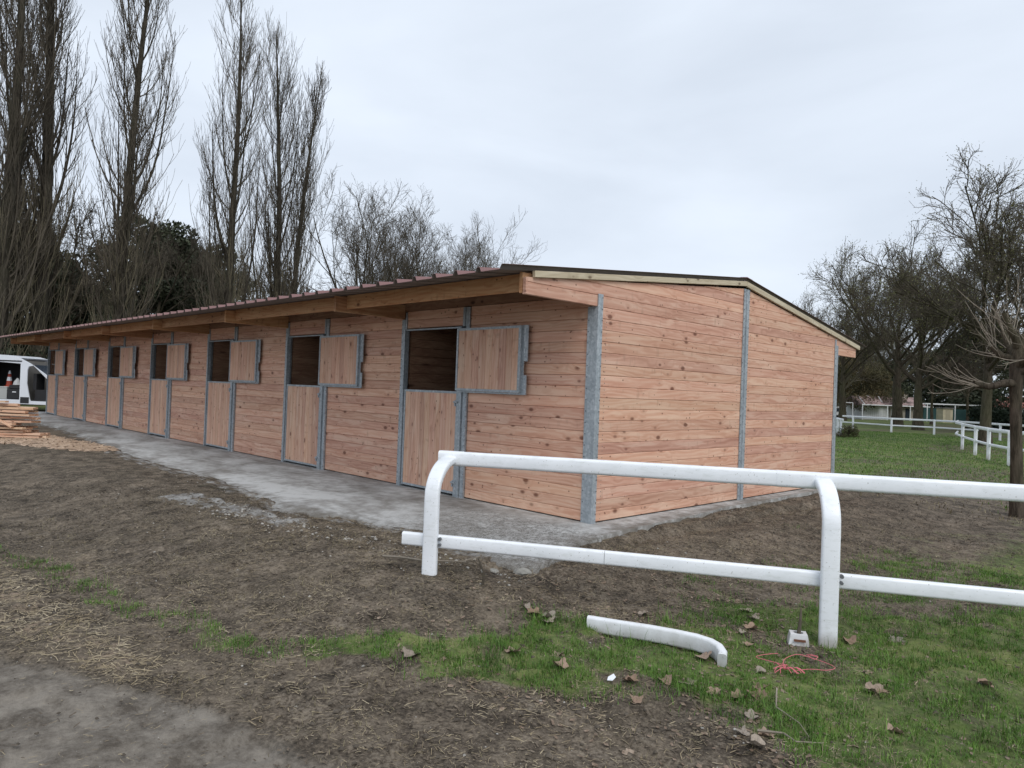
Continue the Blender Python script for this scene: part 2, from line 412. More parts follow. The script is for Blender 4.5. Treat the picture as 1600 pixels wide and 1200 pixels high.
def groundm():
    m, nt, p = mat('bare_earth_and_turf'); g = G(nt); c = g.pos()
    big = g.noise(c, .9, 5, .6); med = g.noise(c, 6., 6, .7); fin = g.noise(c, 38., 6, .75); gran = g.vor(c, 70.)
    f = g.m('ADD', g.m('MULTIPLY', med, .45), g.m('MULTIPLY', fin, .55))
    dirt = g.ramp(f, (.41, (.024, .019, .014)), (.5, (.092, .073, .055)), (.59, (.215, .180, .140)))
    dirt = g.mix(g.fr(g.noise(c, 2.6, 6, .7), .46, .60, 0., .75), dirt, g.mix(g.fr(f, .38, .62), (.070, .054, .040), (.300, .245, .185)))
    dirt = g.mix(g.fr(big, .40, .60, 0., .55), dirt, g.mix(g.fr(f, .38, .62), (.022, .018, .013), (.16, .130, .095)))
    fib = g.noise(g.mp(c, (16, 70, 30), rot=(0, 0, .5)), 1.3, 4, .7)
    dirt = g.mix(g.m('MULTIPLY', g.fr(fib, .60, .70), .45), dirt, (.26, .21, .145))
    fib2 = g.noise(g.mp(c, (80, 14, 30), rot=(0, 0, .2)), 1.2, 4, .7)
    dirt = g.mix(g.m('MULTIPLY', g.fr(fib2, .61, .70), .4), dirt, (.23, .20, .15))
    sand = g.ramp(g.m('ADD', g.m('MULTIPLY', g.noise(c, 4., 6, .65), .7), g.m('MULTIPLY', fin, .3)), (.40, (.092, .077, .062)), (.50, (.180, .158, .132)), (.60, (.258, .230, .194)))
    green = g.ramp(g.m('ADD', g.m('MULTIPLY', g.noise(c, .8, 4, .6), .5), g.m('MULTIPLY', g.noise(g.mp(c, (1, 1, 1)), 9., 5, .7), .5)), (.40, (.050, .070, .020)), (.5, (.100, .155, .034)), (.60, (.20, .24, .070)))
    st = g.ramp(g.noise(g.mp(c, (3, 9, 3), rot=(0, 0, .8)), 2.2, 6, .75), (.4, (.11, .08, .06)), (.52, (.36, .255, .18)), (.64, (.52, .385, .28)))
    cem = g.ramp(g.noise(c, 5., 6, .7), (.4, (.16, .15, .14)), (.6, (.40, .40, .39)))
    col = g.mix(g.attr('sand'), dirt, sand)
    col = g.mix(g.fr(g.m('ADD', g.attr('cement'), g.m('MULTIPLY', g.m('SUBTRACT', g.noise(g.mp(c, (1, 2.2, 1)), 3.2, 6, .7), .5), 1.9)), .42, .62, 0., .85), col, cem)
    gf = g.m('ADD', g.attr('grass'), g.m('MULTIPLY', g.m('SUBTRACT', med, .5), .9))
    col = g.mix(g.m('MULTIPLY', g.fr(gf, .42, .78), .75), col, green)
    col = g.mix(g.fr(g.m('ADD', g.attr('straw'), g.m('MULTIPLY', g.m('SUBTRACT', med, .5), 1.2)), .35, .75), col, st)
    nt.links.new(col, p.inputs['Base Color']); p.inputs['Roughness'].default_value = .92; p.inputs['Specular IOR Level'].default_value = .22
    g.bump(p, g.m('ADD', g.m('MULTIPLY', fin, .6), g.m('MULTIPLY', med, .8)), .9, .022)
    return m
M['ground'] = groundm()
V = np.stack([X, Y, Z], -1).reshape(-1, 3)
ob('ground', fastmesh('ground', V, F, M['ground'], True, dict(cement=cement_mask(X, Y).ravel(), grass=gm.ravel(), sand=sm.ravel(), straw=straw_mask(X, Y).ravel())), kind='structure')

# concrete apron and slab
ax_ = cax([(-26, -9, .22), (-9, -4, .07), (-4, 1.05, .032)]); ay_ = cax([(-3.0, .12, .032), (.12, 7.0, .12)])
AX, AY = np.meshgrid(ax_, ay_, indexing='ij')
front = apron_front(AX); right = apron_right(AY)
ins = (AY > front) & (AX < right) & (AY < 6.75)
dwall = np.clip(-AY, 0, 3)/np.clip(-front, .3, 3)
edge = np.minimum((AY-front), (right-AX)*1.)
AZ = -.035*ss(.15, 1.0, dwall) + .035*ss(.1, .6, dwall)*(fbm(AX, AY, .9, 41, 3)-.5)
rough = ss(-2.2, .2, AX+.6*fbm(AX, AY, .5, 4, 2))*ss(.05, .3, dwall)
AZ = AZ+.018*rough*(fbm(AX, AY, .07, 12, 3)-.5)
AZ = AZ-.03*ss(.18, 0, np.clip(AY-front, 0, 1))
ki = np.arange(AX.size).reshape(AX.shape); keep = ins[:-1, :-1] & ins[1:, :-1] & ins[1:, 1:] & ins[:-1, 1:]
AF = np.stack([ki[:-1, :-1], ki[1:, :-1], ki[1:, 1:], ki[:-1, 1:]], -1)[keep]
V = np.stack([AX, AY, AZ], -1).reshape(-1, 3)
# skirt: drop vertical faces from boundary edges
from collections import Counter
E4 = np.concatenate([AF[:, [0, 1]], AF[:, [1, 2]], AF[:, [2, 3]], AF[:, [3, 0]]])
key = np.sort(E4, 1); kk = key[:, 0].astype(np.int64)*10**7+key[:, 1]; u, inv, cnt = np.unique(kk, return_inverse=True, return_counts=True)
B = E4[cnt[inv] == 1]
low = V.copy(); low[:, 2] -= .13
sk = np.stack([B[:, 1], B[:, 0], B[:, 0]+len(V), B[:, 1]+len(V)], 1)
def concm():
    m, nt, p = mat('trowelled_concrete'); g = G(nt); c = g.pos()
    a = g.noise(g.mp(c, (.7, 1.5, 1)), 1.1, 5, .55, .6); b = g.noise(c, 7., 6, .65); f = g.noise(c, 60., 5, .75)
    col = g.ramp(g.m('ADD', g.m('MULTIPLY', a, .6), g.m('MULTIPLY', b, .4)), (.38, (.21, .20, .185)), (.48, (.33, .325, .315)), (.58, (.50, .505, .50)))
    rg = g.attr('rough')
    chips = g.noise(g.mp(c, (26, 17, 24)), 1., 6, .85)
    col = g.mix(g.m('MULTIPLY', g.fr(chips, .47, .55), g.m('MULTIPLY', rg, .8)), col, (.085, .080, .070))
    col = g.mix(g.m('MULTIPLY', g.fr(f, .50, .60), g.m('MULTIPLY', rg, .8)), col, (.47, .47, .46))
    ed = g.fr(g.m('ADD', g.attr('edge'), g.m('MULTIPLY', g.m('SUBTRACT', b, .5), .8)), .0, .30, .65, 0.)
    col = g.mix(ed, col, (.11, .095, .075))
    nt.links.new(col, p.inputs['Base Color']); p.inputs['Roughness'].default_value = .8; p.inputs['Specular IOR Level'].default_value = .3
    g.bump(p, g.m('ADD', g.m('MULTIPLY', b, .3), g.m('MULTIPLY', g.m('ADD', f, chips), g.fr(rg, 0, 1, .12, .9))), .6, .012)
    return m
M['concrete'] = concm()
ob('concrete_pavement', fastmesh('concrete_pavement', np.concatenate([V, low]), np.concatenate([AF, sk]), M['concrete'], True,
   dict(rough=np.tile(rough.ravel(), 2), edge=np.tile(np.clip(edge, 0, 1).ravel(), 2))), kind='structure')

# ------------------------------------------------------------------ the stable block
st = thing('stable_block', 'long low timber stable block with seven half doors and brown metal roof', 'stable')
RH = .1243; PX = 3.5; P0 = -3.571; NB = 7; XL = P0-PX*(NB-1)
def zroof(y):       # underside of the roof trim at the gable
    return 2.535+.1*(y+1.04) if y < 3.3 else 2.965-.1395*(y-3.3)
_pl = {}
def plank_mesh(l, h, t, key, axis='x', chf=.006):
    k = (round(l, 3), round(h, 3), round(t, 3), key)
    if k not in _pl:
        b = MB(); c = chf; y0 = -t/2; y1 = t/2; z0 = -h/2; z1 = h/2
        pts = [(y0+c, z0), (y0, z0+c*.8), (y0, z1-c*.8), (y0+c, z1), (y1, z1), (y1, z0)]
        b.prism(pts, 0, -l/2, l/2)
        _pl[k] = b.mesh('plank', M[key])
    return _pl[k]
def plank(par, x0, x1, y, z0, z1, t=.04, key='plank', name='plank'):
    me = plank_mesh(x1-x0, z1-z0, t, key)
    return ob(name, me, par, ((x0+x1)/2, y, (z0+z1)/2))
def vboard(par, x0, x1, y, z0, z1, t=.03, key='door_board', name='board'):
    me = plank_mesh(z1-z0, x1-x0, t, key)
    o = ob(name, me, par); o.matrix_local = Matrix.Translation(((x0+x1)/2, y, (z0+z1)/2)) @ Matrix(((0, 0, 1, 0), (0, 1, 0, 0), (-1, 0, 0, 0), (0, 0, 0, 1)))
    return o
pj = random.Random(3)
for i in range(NB):
    xl = P0-PX*i                        # left edge of the post left of this door
    xr = xl+PX if i else 0.
    a, b = xl+1.478, (xr-.0 if i else -.119)
    if i: b = xr
    for k in range(20):
        z0 = .012+k*RH if k == 0 else k*RH; z1 = min((k+1)*RH, 2.486)
        plank(st, a+.004, b-.004, .022+pj.uniform(-.0012, .0012), z0+.0010, z1-.0010)
    for k in (18, 19):
        plank(st, xl+.114, xl+1.345, .022+pj.uniform(-.001, .001), k*RH+.001 if k > 18 else 2.243, min((k+1)*RH, 2.486)-.001)

# gable planks, cut under the roof slope
def clip_poly(pts, f):
    r = []
    for i, p in enumerate(pts):
        q = pts[(i+1) % len(pts)]; a, b = f(p), f(q)
        if a >= 0: r.append(p)
        if (a >= 0) != (b >= 0):
            t = a/(a-b); r.append((p[0]+t*(q[0]-p[0]), p[1]+t*(q[1]-p[1])))
    return r
def gable_plank(y0, y1, z0, z1):
    pts = [(y0, z0), (y1, z0), (y1, z1), (y0, z1)]
    pts = clip_poly(pts, lambda p: (2.535+.1*(p[0]+1.04))+.004-p[1])
    pts = clip_poly(pts, lambda p: (2.965-.1395*(p[0]-3.3))+.004-p[1])
    if len(pts) < 3: return
    c = (sum(p[0] for p in pts)/len(pts), sum(p[1] for p in pts)/len(pts))
    if max(p[1] for p in pts)-min(p[1] for p in pts) < .012: return
    loc = [(p[0]-c[0], p[1]-c[1]) for p in pts]
    ins_ = []
    b = MB(); n = len(loc)
    # local X runs along the wall so the grain follows the board; front face shrunk for the chamfer
    fr = []
    for (u, v_) in loc:
        fr.append((u, v_-.0055*np.sign(v_-0) if abs(v_) > .02 else v_))
    v = [(u, .02, w_) for u, w_ in loc]+[(u, -.015, w_) for u, w_ in loc]+[(u, -.02, w_) for u, w_ in fr]
    f = [tuple(range(n)), tuple(range(2*n, 3*n))[::-1]]
    for k in range(n):
        kn = (k+1) % n; f.append((k, kn, kn+n, k+n)); f.append((k+n, kn+n, kn+2*n, k+2*n))
    b.add(v, f); me = b.mesh('plank', M['plank'])
    ob('plank', me, st, (-.022+pj.uniform(-.0015, .0015), c[0], c[1]), (0, 0, math.pi/2))
for k in range(24):
    z0 = max(k*RH, .012)+.0010; z1 = (k+1)*RH-.0010
    gable_plank(-1.13 if k >= 19 else .062, 3.235, z0, z1)
    gable_plank(3.37, 7.46 if k >= 18 else 6.535, z0, z1)

# interior and hidden walls
def joined_planks(name, fn, n, key='inner'):
    b = MB()
    for k in range(n): fn(b, k)
    return ob(name, b.mesh(name, M[key]), st, kind='stuff')
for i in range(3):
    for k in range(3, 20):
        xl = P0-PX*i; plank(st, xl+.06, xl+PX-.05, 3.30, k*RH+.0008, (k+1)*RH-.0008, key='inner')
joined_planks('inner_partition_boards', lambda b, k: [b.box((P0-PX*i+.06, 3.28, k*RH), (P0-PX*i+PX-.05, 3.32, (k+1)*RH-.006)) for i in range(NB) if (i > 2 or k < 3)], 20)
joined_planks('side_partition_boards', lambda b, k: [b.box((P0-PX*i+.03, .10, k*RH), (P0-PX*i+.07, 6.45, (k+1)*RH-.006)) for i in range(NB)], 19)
joined_planks('rear_wall_boards', lambda b, k: b.box((XL+.1, 6.50, max(k*RH, .01)), (-.07, 6.54, (k+1)*RH-.004)), 20, 'plank')
joined_planks('far_gable_boards', lambda b, k: b.box((XL+.0, .06, max(k*RH, .01)), (XL+.04, 6.49, (k+1)*RH-.006)), 19, 'plank')

long_box_later = [((XL+.05, .002, 2.49), (-.13, .045, 2.655))]
# galvanised posts
def screws(b, x, y, z0, z1, nrm, st_=.1243, r=.0065):
    z = z0
    while z < z1:
        if nrm == 'y': b.tube([(x, y, z), (x, y-.006, z)], r, 6)
        else: b.tube([(x, y, z), (x+.006, y, z)], r, 6)
        z += st_
M['bolt'] = simple('zinc_bolt', (.16, .17, .18), .5, .4)
def hpost(x0, x1, z1, name='steel_post'):
    b = MB()
    b.box((x0, -.014, -.02), (x1, .002, z1)); b.box((x0+.008, .002, -.02), (x0+.016, .09, z1)); b.box((x0, .09, -.02), (x1, .10, z1))
    return b
bolts = MB()
for i in range(NB):
    xl = P0-PX*i
    b = MB(); b.box((xl, -.014, -.02), (xl+.078, -.002, 2.37)); b.box((xl+.078, -.040, -.02), (xl+.112, .03, 2.225)); b.box((xl+.02, -.002, -.02), (xl+.03, .1, 2.37))
    ob('steel_post', b.mesh('steel_post', M['galv']), st)
    b = MB(); b.box((xl+.082, -.012, 2.229), (xl+.112, -.001, 2.47)); ob('post_extension', b.mesh('post_extension', M['galv']), st)
    screws(bolts, xl+.012, -.014, .06, 2.34, 'y'); 
    # right hand double post of the door
    xr = xl+1.292
    b = MB(); b.box((xr, -.040, -.02), (xr+.055, .09, 2.225)); b.box((xr+.068, -.050, -.02), (xr+.105, .06, 1.372)); b.box((xr+.118, -.030, -.02), (xr+.190, -.003, 1.372)); b.box((xr+.055, -.012, -.02), (xr+.118, .04, 1.37))
    b.box((xr+.118, -.02, 1.372), (xr+.19, -.003, 2.475))
    ob('door_post', b.mesh('door_post', M['galv']), st)
    b = MB(); b.box((xr+.055, -.018, 2.228), (xr+.13, -.002, 2.475)); b.box((xr+.10, -.028, 2.228), (xr+.108, -.018, 2.475)); ob('upper_post', b.mesh('upper_post', M['galv']), st)
    screws(bolts, xr+.18, -.030, .06, 1.36, 'y')
    b = MB(); b.box((xl+.112, -.02, 2.208), (xr, .02, 2.226)); ob('opening_lintel', b.mesh('opening_lintel', M['galv']), st)
# corner post: wide front flange, narrow side flange standing a little taller
b = MB(); b.box((-.119, -.012, -.03), (0.002, 0.0, 2.365)); b.box((-.012+.014, -.012, -.03), (.014, .070, 2.50))
b.box((-.13, -.012, -.02), (-.119, .06, 2.36))
ob('corner_post', b.mesh('corner_post', M['galv']), st)
screws(bolts, -.112, -.012, .1, 2.34, 'y', .0622*2); screws(bolts, .014, .060, .1, 2.48, 'x', .1243)
b = MB(); b.box((.002, 3.225, -.03), (.012, 3.285, 2.962)); b.box((.002, 3.300, -.03), (.012, 3.385, 2.962)); b.box((-.09, 3.285, -.03), (.026, 3.300, 2.958))
ob('gable_post', b.mesh('gable_post', M['galv']), st)
screws(bolts, .012, 3.236, .06, 2.95, 'x'); screws(bolts, .012, 3.375, .06, 2.95, 'x')
b = MB(); b.box((.002, 6.545, -.03), (.012, 6.60, 2.40)); b.box((-.10, 6.60, -.03), (.016, 6.612, 2.40)); b.box((.002, 6.49, -.03), (.010, 6.545, 2.50))
ob('rear_corner_post', b.mesh('rear_corner_post', M['galv']), st)
screws(bolts, .012, 6.51, .06, 2.38, 'x')
for k in range(19):
    for (yy_) in (.16, 3.12, 3.47, 6.40): bolts.tube([(-.003, yy_, (k+.32)*RH), (.0015, yy_, (k+.32)*RH)], .0045, 6); bolts.tube([(-.003, yy_, (k+.72)*RH), (.0015, yy_, (k+.72)*RH)], .0045, 6)
o = ob('post_bolts', bolts.mesh('post_bolts', M['bolt']), st, kind='stuff')

# half doors and open upper shutters
def frame_mesh(x0, x1, z0, z1, w_, y0, y1):
    b = MB(); b.box((x0, y0, z0), (x0+w_, y1, z1)); b.box((x1-w_, y0, z0), (x1, y1, z1))
    b.box((x0+w_, y0+.001, z0), (x1-w_, y1-.001, z0+w_)); b.box((x0+w_, y0+.001, z1-w_), (x1-w_, y1-.001, z1)); return b.mesh('door_frame', M['galv'])
dfm = frame_mesh(.012, 1.188, .030, 1.376, .030, -.022, .022)
sfm = frame_mesh(0, 1.165, 1.388, 2.192, .030, -.042, -.006)
b = MB()
prof = [(1.165, 1.385), (1.255, 1.385), (1.255, 1.600), (1.205, 1.600), (1.205, 1.765), (1.265, 1.765), (1.265, 2.196), (1.165, 2.196)]
b.prism(prof, 1, -.012, .0)
b.box((1.165, -.045, 1.392), (1.178, -.012, 2.192)); b.box((0.02, -.020, 1.366), (1.255, .004, 1.385))
flange = b.mesh('flange', M['galv'])
b = MB()
for zz in (1.86, 2.0, 2.10): b.box((1.208, -.0165, zz), (1.222, -.0125, zz+.055))
slots = b.mesh('slot', simple('dark_slot', (.6, .63, .66), .4, .3))
def latch_mesh():
    b = MB(); b.tube([(0, 0, 0), (0, -.012, 0)], .030, 12); b.tube([(0, -.012, 0), (0, -.030, 0)], .016, 10)
    b.box((-.022, -.038, -.010), (.052, -.028, .010)); b.box((-.010, -.03, -.055), (.008, -.012, -.01)); return b.mesh('latch', M['galv'])
lm = latch_mesh()
for i in range(NB):
    x0 = P0-PX*i+.112
    d = ob('half_door', None, st, (x0, 0, 0))
    ob('door_frame', dfm, d)
    n = 10; bw = (1.158-.042)/n; r = random.Random(50+i)
    ws = [bw*(1+r.uniform(-.12, .12)) for _ in range(n)]; sc_ = (1.158-.042)/sum(ws); xx = .042
    for k in range(n):
        w2 = ws[k]*sc_; vboard(d, xx+.0006, xx+w2-.0006, -.001+r.uniform(-.001, .001), .060, 1.346); xx += w2
    ob('latch', lm, d, (1.168, -.024, 1.235)); ob('latch', lm, d, (1.168, -.024, .185))
    sx = x0+1.205; a = (0, .004, -.003, .01, .02, .03, .02)[i]
    s_ = ob('shutter', None, st, (sx, -.045, 0)); 
    ob('shutter_frame', sfm, s_); ob('flange', flange, s_); ob('slot', slots, s_)
    ws = [r.uniform(.85, 1.15) for _ in range(9)]; sc_ = (1.165-.06)/sum(ws); xx = .030
    for k in range(9):
        w2 = ws[k]*sc_; vboard(s_, xx+.0006, xx+w2-.0006, -.022+r.uniform(-.001, .001), 1.418, 2.162); xx += w2
    s_.rotation_euler = (0, 0, -a)

# eaves: cantilever beams, fascia, rafters
def long_box(par, name, a, b, key, ch=.004, label=None):
    a = Vector(a); b = Vector(b); c = (a+b)/2; d = b-a; ax = max(range(3), key=lambda q: d[q])
    mb = MB()
    if ax == 1:
        mb.box((-d.y/2, -d.x/2, -d.z/2), (d.y/2, d.x/2, d.z/2), ch); o = ob(name, mb.mesh(name, M[key]), par, c, (0, 0, math.pi/2))
    else:
        mb.box(tuple(-d/2), tuple(d/2), ch); o = ob(name, mb.mesh(name, M[key]), par, c)
    if label: o['label'] = label
    return o
for i in range(NB+1):
    xb = -.052 if i == 0 else P0-PX*(i-1)+.045
    long_box(st, 'eaves_beam', (xb-.045 if i else xb-.04, -1.13, 2.378), (xb+.0, .0 if i else .10, 2.372+.212), 'beam')
    if i < NB:
        xn = P0-PX*i+.047
        long_box(st, 'fascia_board', (xn, -.965, 2.425), (xb-.047, -.925, 2.605), 'beam')
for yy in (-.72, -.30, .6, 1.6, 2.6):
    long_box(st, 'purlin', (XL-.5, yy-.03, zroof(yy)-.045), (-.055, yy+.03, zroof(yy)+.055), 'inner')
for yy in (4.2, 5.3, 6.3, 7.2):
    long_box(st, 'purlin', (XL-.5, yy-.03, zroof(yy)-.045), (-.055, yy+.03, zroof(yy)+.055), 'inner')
for a_, c_ in long_box_later: long_box(st, 'infill_board', a_, c_, 'inner')  # infill between wall top and roof, added to block light leaking indoors
# pale battens along the gable slope
def slope_batten(y0, y1, zf, key='treated', x0=-.002, x1=.034, h=.066):
    l = math.hypot(y1-y0, zf(y1)-zf(y0)); ang = math.atan2(zf(y1)-zf(y0), y1-y0); b = MB()
    b.box((-l/2, -(x1-x0)/2, -h/2), (l/2, (x1-x0)/2, h/2), .004)
    o = ob('gable_batten', b.mesh('gable_batten', M[key]), st)
    o.matrix_local = Matrix.Translation(((x0+x1)/2, (y0+y1)/2, (zf(y0)+zf(y1))/2)) @ Matrix.Rotation(math.pi/2, 4, 'Z') @ Matrix.Rotation(-ang, 4, 'Y')
slope_batten(-1.04, 3.262, lambda y: 2.568+.1085*(y+1.04))
slope_batten(3.268, 7.56, lambda y: 3.028-.1415*(y-3.268), h=.075)
long_box(st, 'gable_batten', (-.10, 7.42, 2.262), (-.045, 7.47, 2.40), 'treated')

# trapezoidal roof sheets, three ribs to a sheet
RP = .345
def sheet(x0, nr, y0, y1, zf, name='roof_sheet'):
    pr = []
    for k in range(nr):
        a = -k*RP; pr += [(a, .045), (a-.038, .045), (a-.062, 0), (a-RP+.022, 0)]
    pr.append((-nr*RP, .045)); pr.append((-nr*RP-.03, .047))
    n = len(pr); ys = np.linspace(y0, y1, 3); b = MB(); v = []
    for t in (0, .003):
        for y in ys:
            for (dx, dz) in pr: v.append((x0+dx, y, zf(y)+dz+t))
    f = []; mi = []
    for L_ in (0, 1):
        for j in range(2):
            for k in range(n-1):
                q = (L_*3*n+j*n+k, L_*3*n+j*n+k+1, L_*3*n+(j+1)*n+k+1, L_*3*n+(j+1)*n+k); f.append(q if L_ else q[::-1]); mi.append(0 if L_ else 1)
    for k in range(n-1):
        f.append((k, k+1, 3*n+k+1, 3*n+k)); mi.append(0); f.append((2*n+k, 5*n+k, 5*n+k+1, 2*n+k+1)); mi.append(0)
    for a, c in ((0, 0), (n-1, n-1)):
        for j in range(2): f.append((j*n+a, (j+1)*n+a, 3*n+(j+1)*n+a, 3*n+j*n+a)); mi.append(0)
    me = bpy.data.meshes.new(name); me.from_pydata(v, [], f); me.materials.append(M['roof']); me.materials.append(M['roof_under'])
    me.polygons.foreach_set('material_index', mi); me.update(); return me
zf1 = lambda y: 2.603+.1085*(y+1.04); zf2 = lambda y: 3.068-.1415*(y-3.27)
s1 = sheet(0, 3, -1.48, 3.25, zf1); s2 = sheet(0, 3, 3.285, 7.86, zf2)
for i in range(24):
    ob('roof_sheet', s1, st, (.045-i*3*RP, pj.uniform(-.006, .006), .0)); ob('roof_sheet', s2, st, (.045-i*3*RP, pj.uniform(-.006, .006), .0))
b = MB(); pts = [(3.10, 3.103), (3.255, 3.122), (3.42, 3.103), (3.42, 3.108), (3.255, 3.129), (3.10, 3.108)]
b.prism(pts, 0, XL-.4, .03); ob('ridge_cap', b.mesh('ridge_cap', M['roof']), st)

# ------------------------------------------------------------------ white running rail fences
def rr_profile(w_, h, r=.02, seg=3):
    p = []
    for cx, cy, a0 in ((w_/2-r, h/2-r, 0), (-w_/2+r, h/2-r, 90), (-w_/2+r, -h/2+r, 180), (w_/2-r, -h/2+r, 270)):
        for k in range(seg+1):
            t = math.radians(a0+90*k/seg); p.append((cx+r*math.cos(t), cy+r*math.sin(t)))
    return p
def sweep_profile(b, path, prof, side=None, cap=True):
    """profile swept along a path; 'side' is the profile's x direction kept constant"""
    path = [Vector(p) for p in path]; k = len(path); n = len(prof); v = []
    for i, p in enumerate(path):
        T = (path[min(i+1, k-1)]-path[max(i-1, 0)]).normalized()
        A = Vector(side) if side is not None else T.cross(Vector((0, 0, 1))).normalized()
        A = (A-T*A.dot(T)).normalized(); Bv = A.cross(T).normalized()
        for (u, w_) in prof: v.append(tuple(p+A*u+Bv*w_))
    f = [(i*n+j, i*n+(j+1) % n, (i+1)*n+(j+1) % n, (i+1)*n+j) for i in range(k-1) for j in range(n)]
    if cap: f += [tuple(range(n))[::-1], tuple(range((k-1)*n, k*n))]
    b.add(v, f)
RN = Vector((2.482, 1.485, 0)).normalized(); RB = Vector((-RN.y, RN.x, 0))      # along the near rail, and away from the camera
def smooth_mesh(b, name, m, ang=40):
    me = b.mesh(name, m, True)
    try: me.set_sharp_from_angle(angle=math.radians(ang))
    except Exception: pass
    return me
fence = thing('rail_fence', 'near white plastic rail fence with two rails crossing before the stable corner', 'fence', (.506, -2.597, -.03))
FO = Vector((.506, -2.597, -.03))
def loc(p): return Vector(p)-FO
top0 = Vector((.215, -2.281, .826)); top1 = Vector((2.738, -.759, .830)); td = (top1-top0).normalized()
bot0 = Vector((.273, -2.689, .211)); bot1 = Vector((2.941, -1.062, .192)); bd = (bot1-bot0).normalized()
prof = rr_profile(.085, .118, .024)
cuts = [-.03, 2.65, 3.14, 5.3]
b = MB(); sweep_profile(b, [loc(top0+td*t) for t in (-.015, .19)], rr_profile(.089, .122, .026)); ob('rail_end', smooth_mesh(b, 'rail_end', M['pvc']), fence)
b = MB(); sweep_profile(b, [loc(top0+td*t) for t in (.19, 1.4, 2.66)], prof); ob('top_rail', smooth_mesh(b, 'top_rail', M['pvc']), fence)
b = MB(); sweep_profile(b, [loc(top0+td*t) for t in (2.66, 3.16)], rr_profile(.089, .122, .026)); ob('rail_sleeve', smooth_mesh(b, 'rail_sleeve', M['pvc']), fence)
b = MB(); sweep_profile(b, [loc(top0+td*t) for t in (3.16, 4.5, 6.2)], prof); ob('top_rail', smooth_mesh(b, 'top_rail', M['pvc']), fence)
bp = rr_profile(.06, .103, .018)
b = MB(); sweep_profile(b, [loc(bot0+bd*t) for t in (0, 1.6)], bp); ob('bottom_rail', smooth_mesh(b, 'bottom_rail', M['pvc']), fence)
b = MB(); sweep_profile(b, [loc(bot0+bd*t) for t in (1.603, 3.2, 6.2)], bp); ob('bottom_rail', smooth_mesh(b, 'bottom_rail', M['pvc']), fence)
def rail_post(par, base, top, bend, off, name='post', width=.118, depth=.062, R=.26):
    """upright post whose head bends over to meet the rail: base and top are points of the straight part's foot and the rail's face"""
    base = Vector(base); top = Vector(top); away = Vector((top.x-base.x, top.y-base.y, 0)); s = away.length; a = away.normalized()
    h = top.z-base.z; path = []
    lean = .0
    Rz = R*1.0; Rx = max(s, .02)
    for t in np.linspace(0, 1, 5): path.append(base+Vector((0, 0, (h-Rz)*t)))
    for k in range(1, 9):
        an = math.pi/2*k/8; path.append(base+a*(Rx*(1-math.cos(an)))+Vector((0, 0, h-Rz+Rz*math.sin(an))))
    b = MB(); sweep_profile(b, path, rr_profile(width, depth, .018), side=a.cross(Vector((0, 0, 1))))
    return ob(name, smooth_mesh(b, name, M['pvc']), par)
p1 = Vector((.506, -2.597, -.10)); p2 = Vector((2.988, -1.112, -.34)); p3 = p2+RN*2.9
def toprail_at(p): t = (p-top0).dot(RN)/td.dot(RN); return top0+td*t
for i, (p, dx) in enumerate(((p1, .0), (p2, 0.0), (p3, 0.))):
    tr_ = toprail_at(p+RB*.4)-RB*.03+Vector((0, 0, -.01))
    tr_ = tr_+RN*dx
    rail_post(fence, loc(p), loc(tr_), None, None)
    b = MB(); q = loc(Vector((p.x, p.y, .235))+RN*.075+RB*.02); b.tube([q, q-RB*.03], .014, 8); q2 = q-Vector((0, 0, .045)); b.tube([q2, q2-RB*.03], .012, 8)
    ob('bracket', b.mesh('bracket', M['bolt']), fence)

def far_fence(path, posts, label, hts=(.86, .45), name='rail_fence', group='white rail fences in the paddock', z=None, cham=.05):
    o0 = Vector(path[0]); f_ = thing(name, label, 'fence', o0, group=group)
    for hh, w_ in zip(hts, (.11, .085)):
        b = MB(); sweep_profile(b, [Vector((p[0], p[1], p[2]+hh))-o0 for p in path], rr_profile(.07, w_, .02, 2))
        ob('top_rail' if hh == hts[0] else 'bottom_rail', smooth_mesh(b, 'rail', M['pvc']), f_)
    for p in posts:
        b = MB(); p = Vector(p)-o0; b.box((p.x-.05, p.y-.05-.06, p.z-.1), (p.x+.05, p.y+.05-.06, p.z+hts[0]+.03), .01); ob('post', b.mesh('post', M['pvc']), f_)
    return f_
def G3(x, y): return (x, y, float(gh(x, y)))
far_fence([G3(-14.2, 44.6), G3(-13.4, 44.35), G3(-10.15, 41.67), G3(-7.86, 41.9), G3(-6.0, 40.6), G3(-4.6, 39.4)], [G3(-13.4, 44.35), G3(-10.15, 41.67), G3(-7.86, 41.9), G3(-4.8, 39.5)],
          'straight white two-rail fence crossing the lawn in front of the far farmhouse')
far_fence([G3(-4.5, 39.2), G3(-3.2, 37.8), G3(-.5, 37.2), G3(4, 36.5)], [G3(-3.9, 38.6), G3(-1.5, 37.4), G3(2, 36.8)], 'white two-rail fence behind the thick mossy tree trunk at the right')
far_fence([G3(-4.6, 33.4), G3(-4.0, 30.6), G3(-3.05, 27.77), G3(-1.82, 24.31), G3(-.91, 21.91), G3(.05, 19.88), G3(1.6, 17.9), G3(4, 16.2)], [G3(-3.05, 27.77), G3(-1.82, 24.31), G3(-.91, 21.91), G3(.05, 19.88), G3(2.4, 17.2)],
          'curving white two-rail fence sweeping round towards the pruned tree', (1.02, .52))
far_fence([G3(-10.2, 33.2), G3(-9.39, 31.68), G3(-8.9, 30.8)][:2]+[G3(-9.2, 31.4)], [G3(-9.9, 32.6), G3(-9.39, 31.68)], 'short stub of white rail fence just past the rear stable corner beside a small bush', (.86, .40))

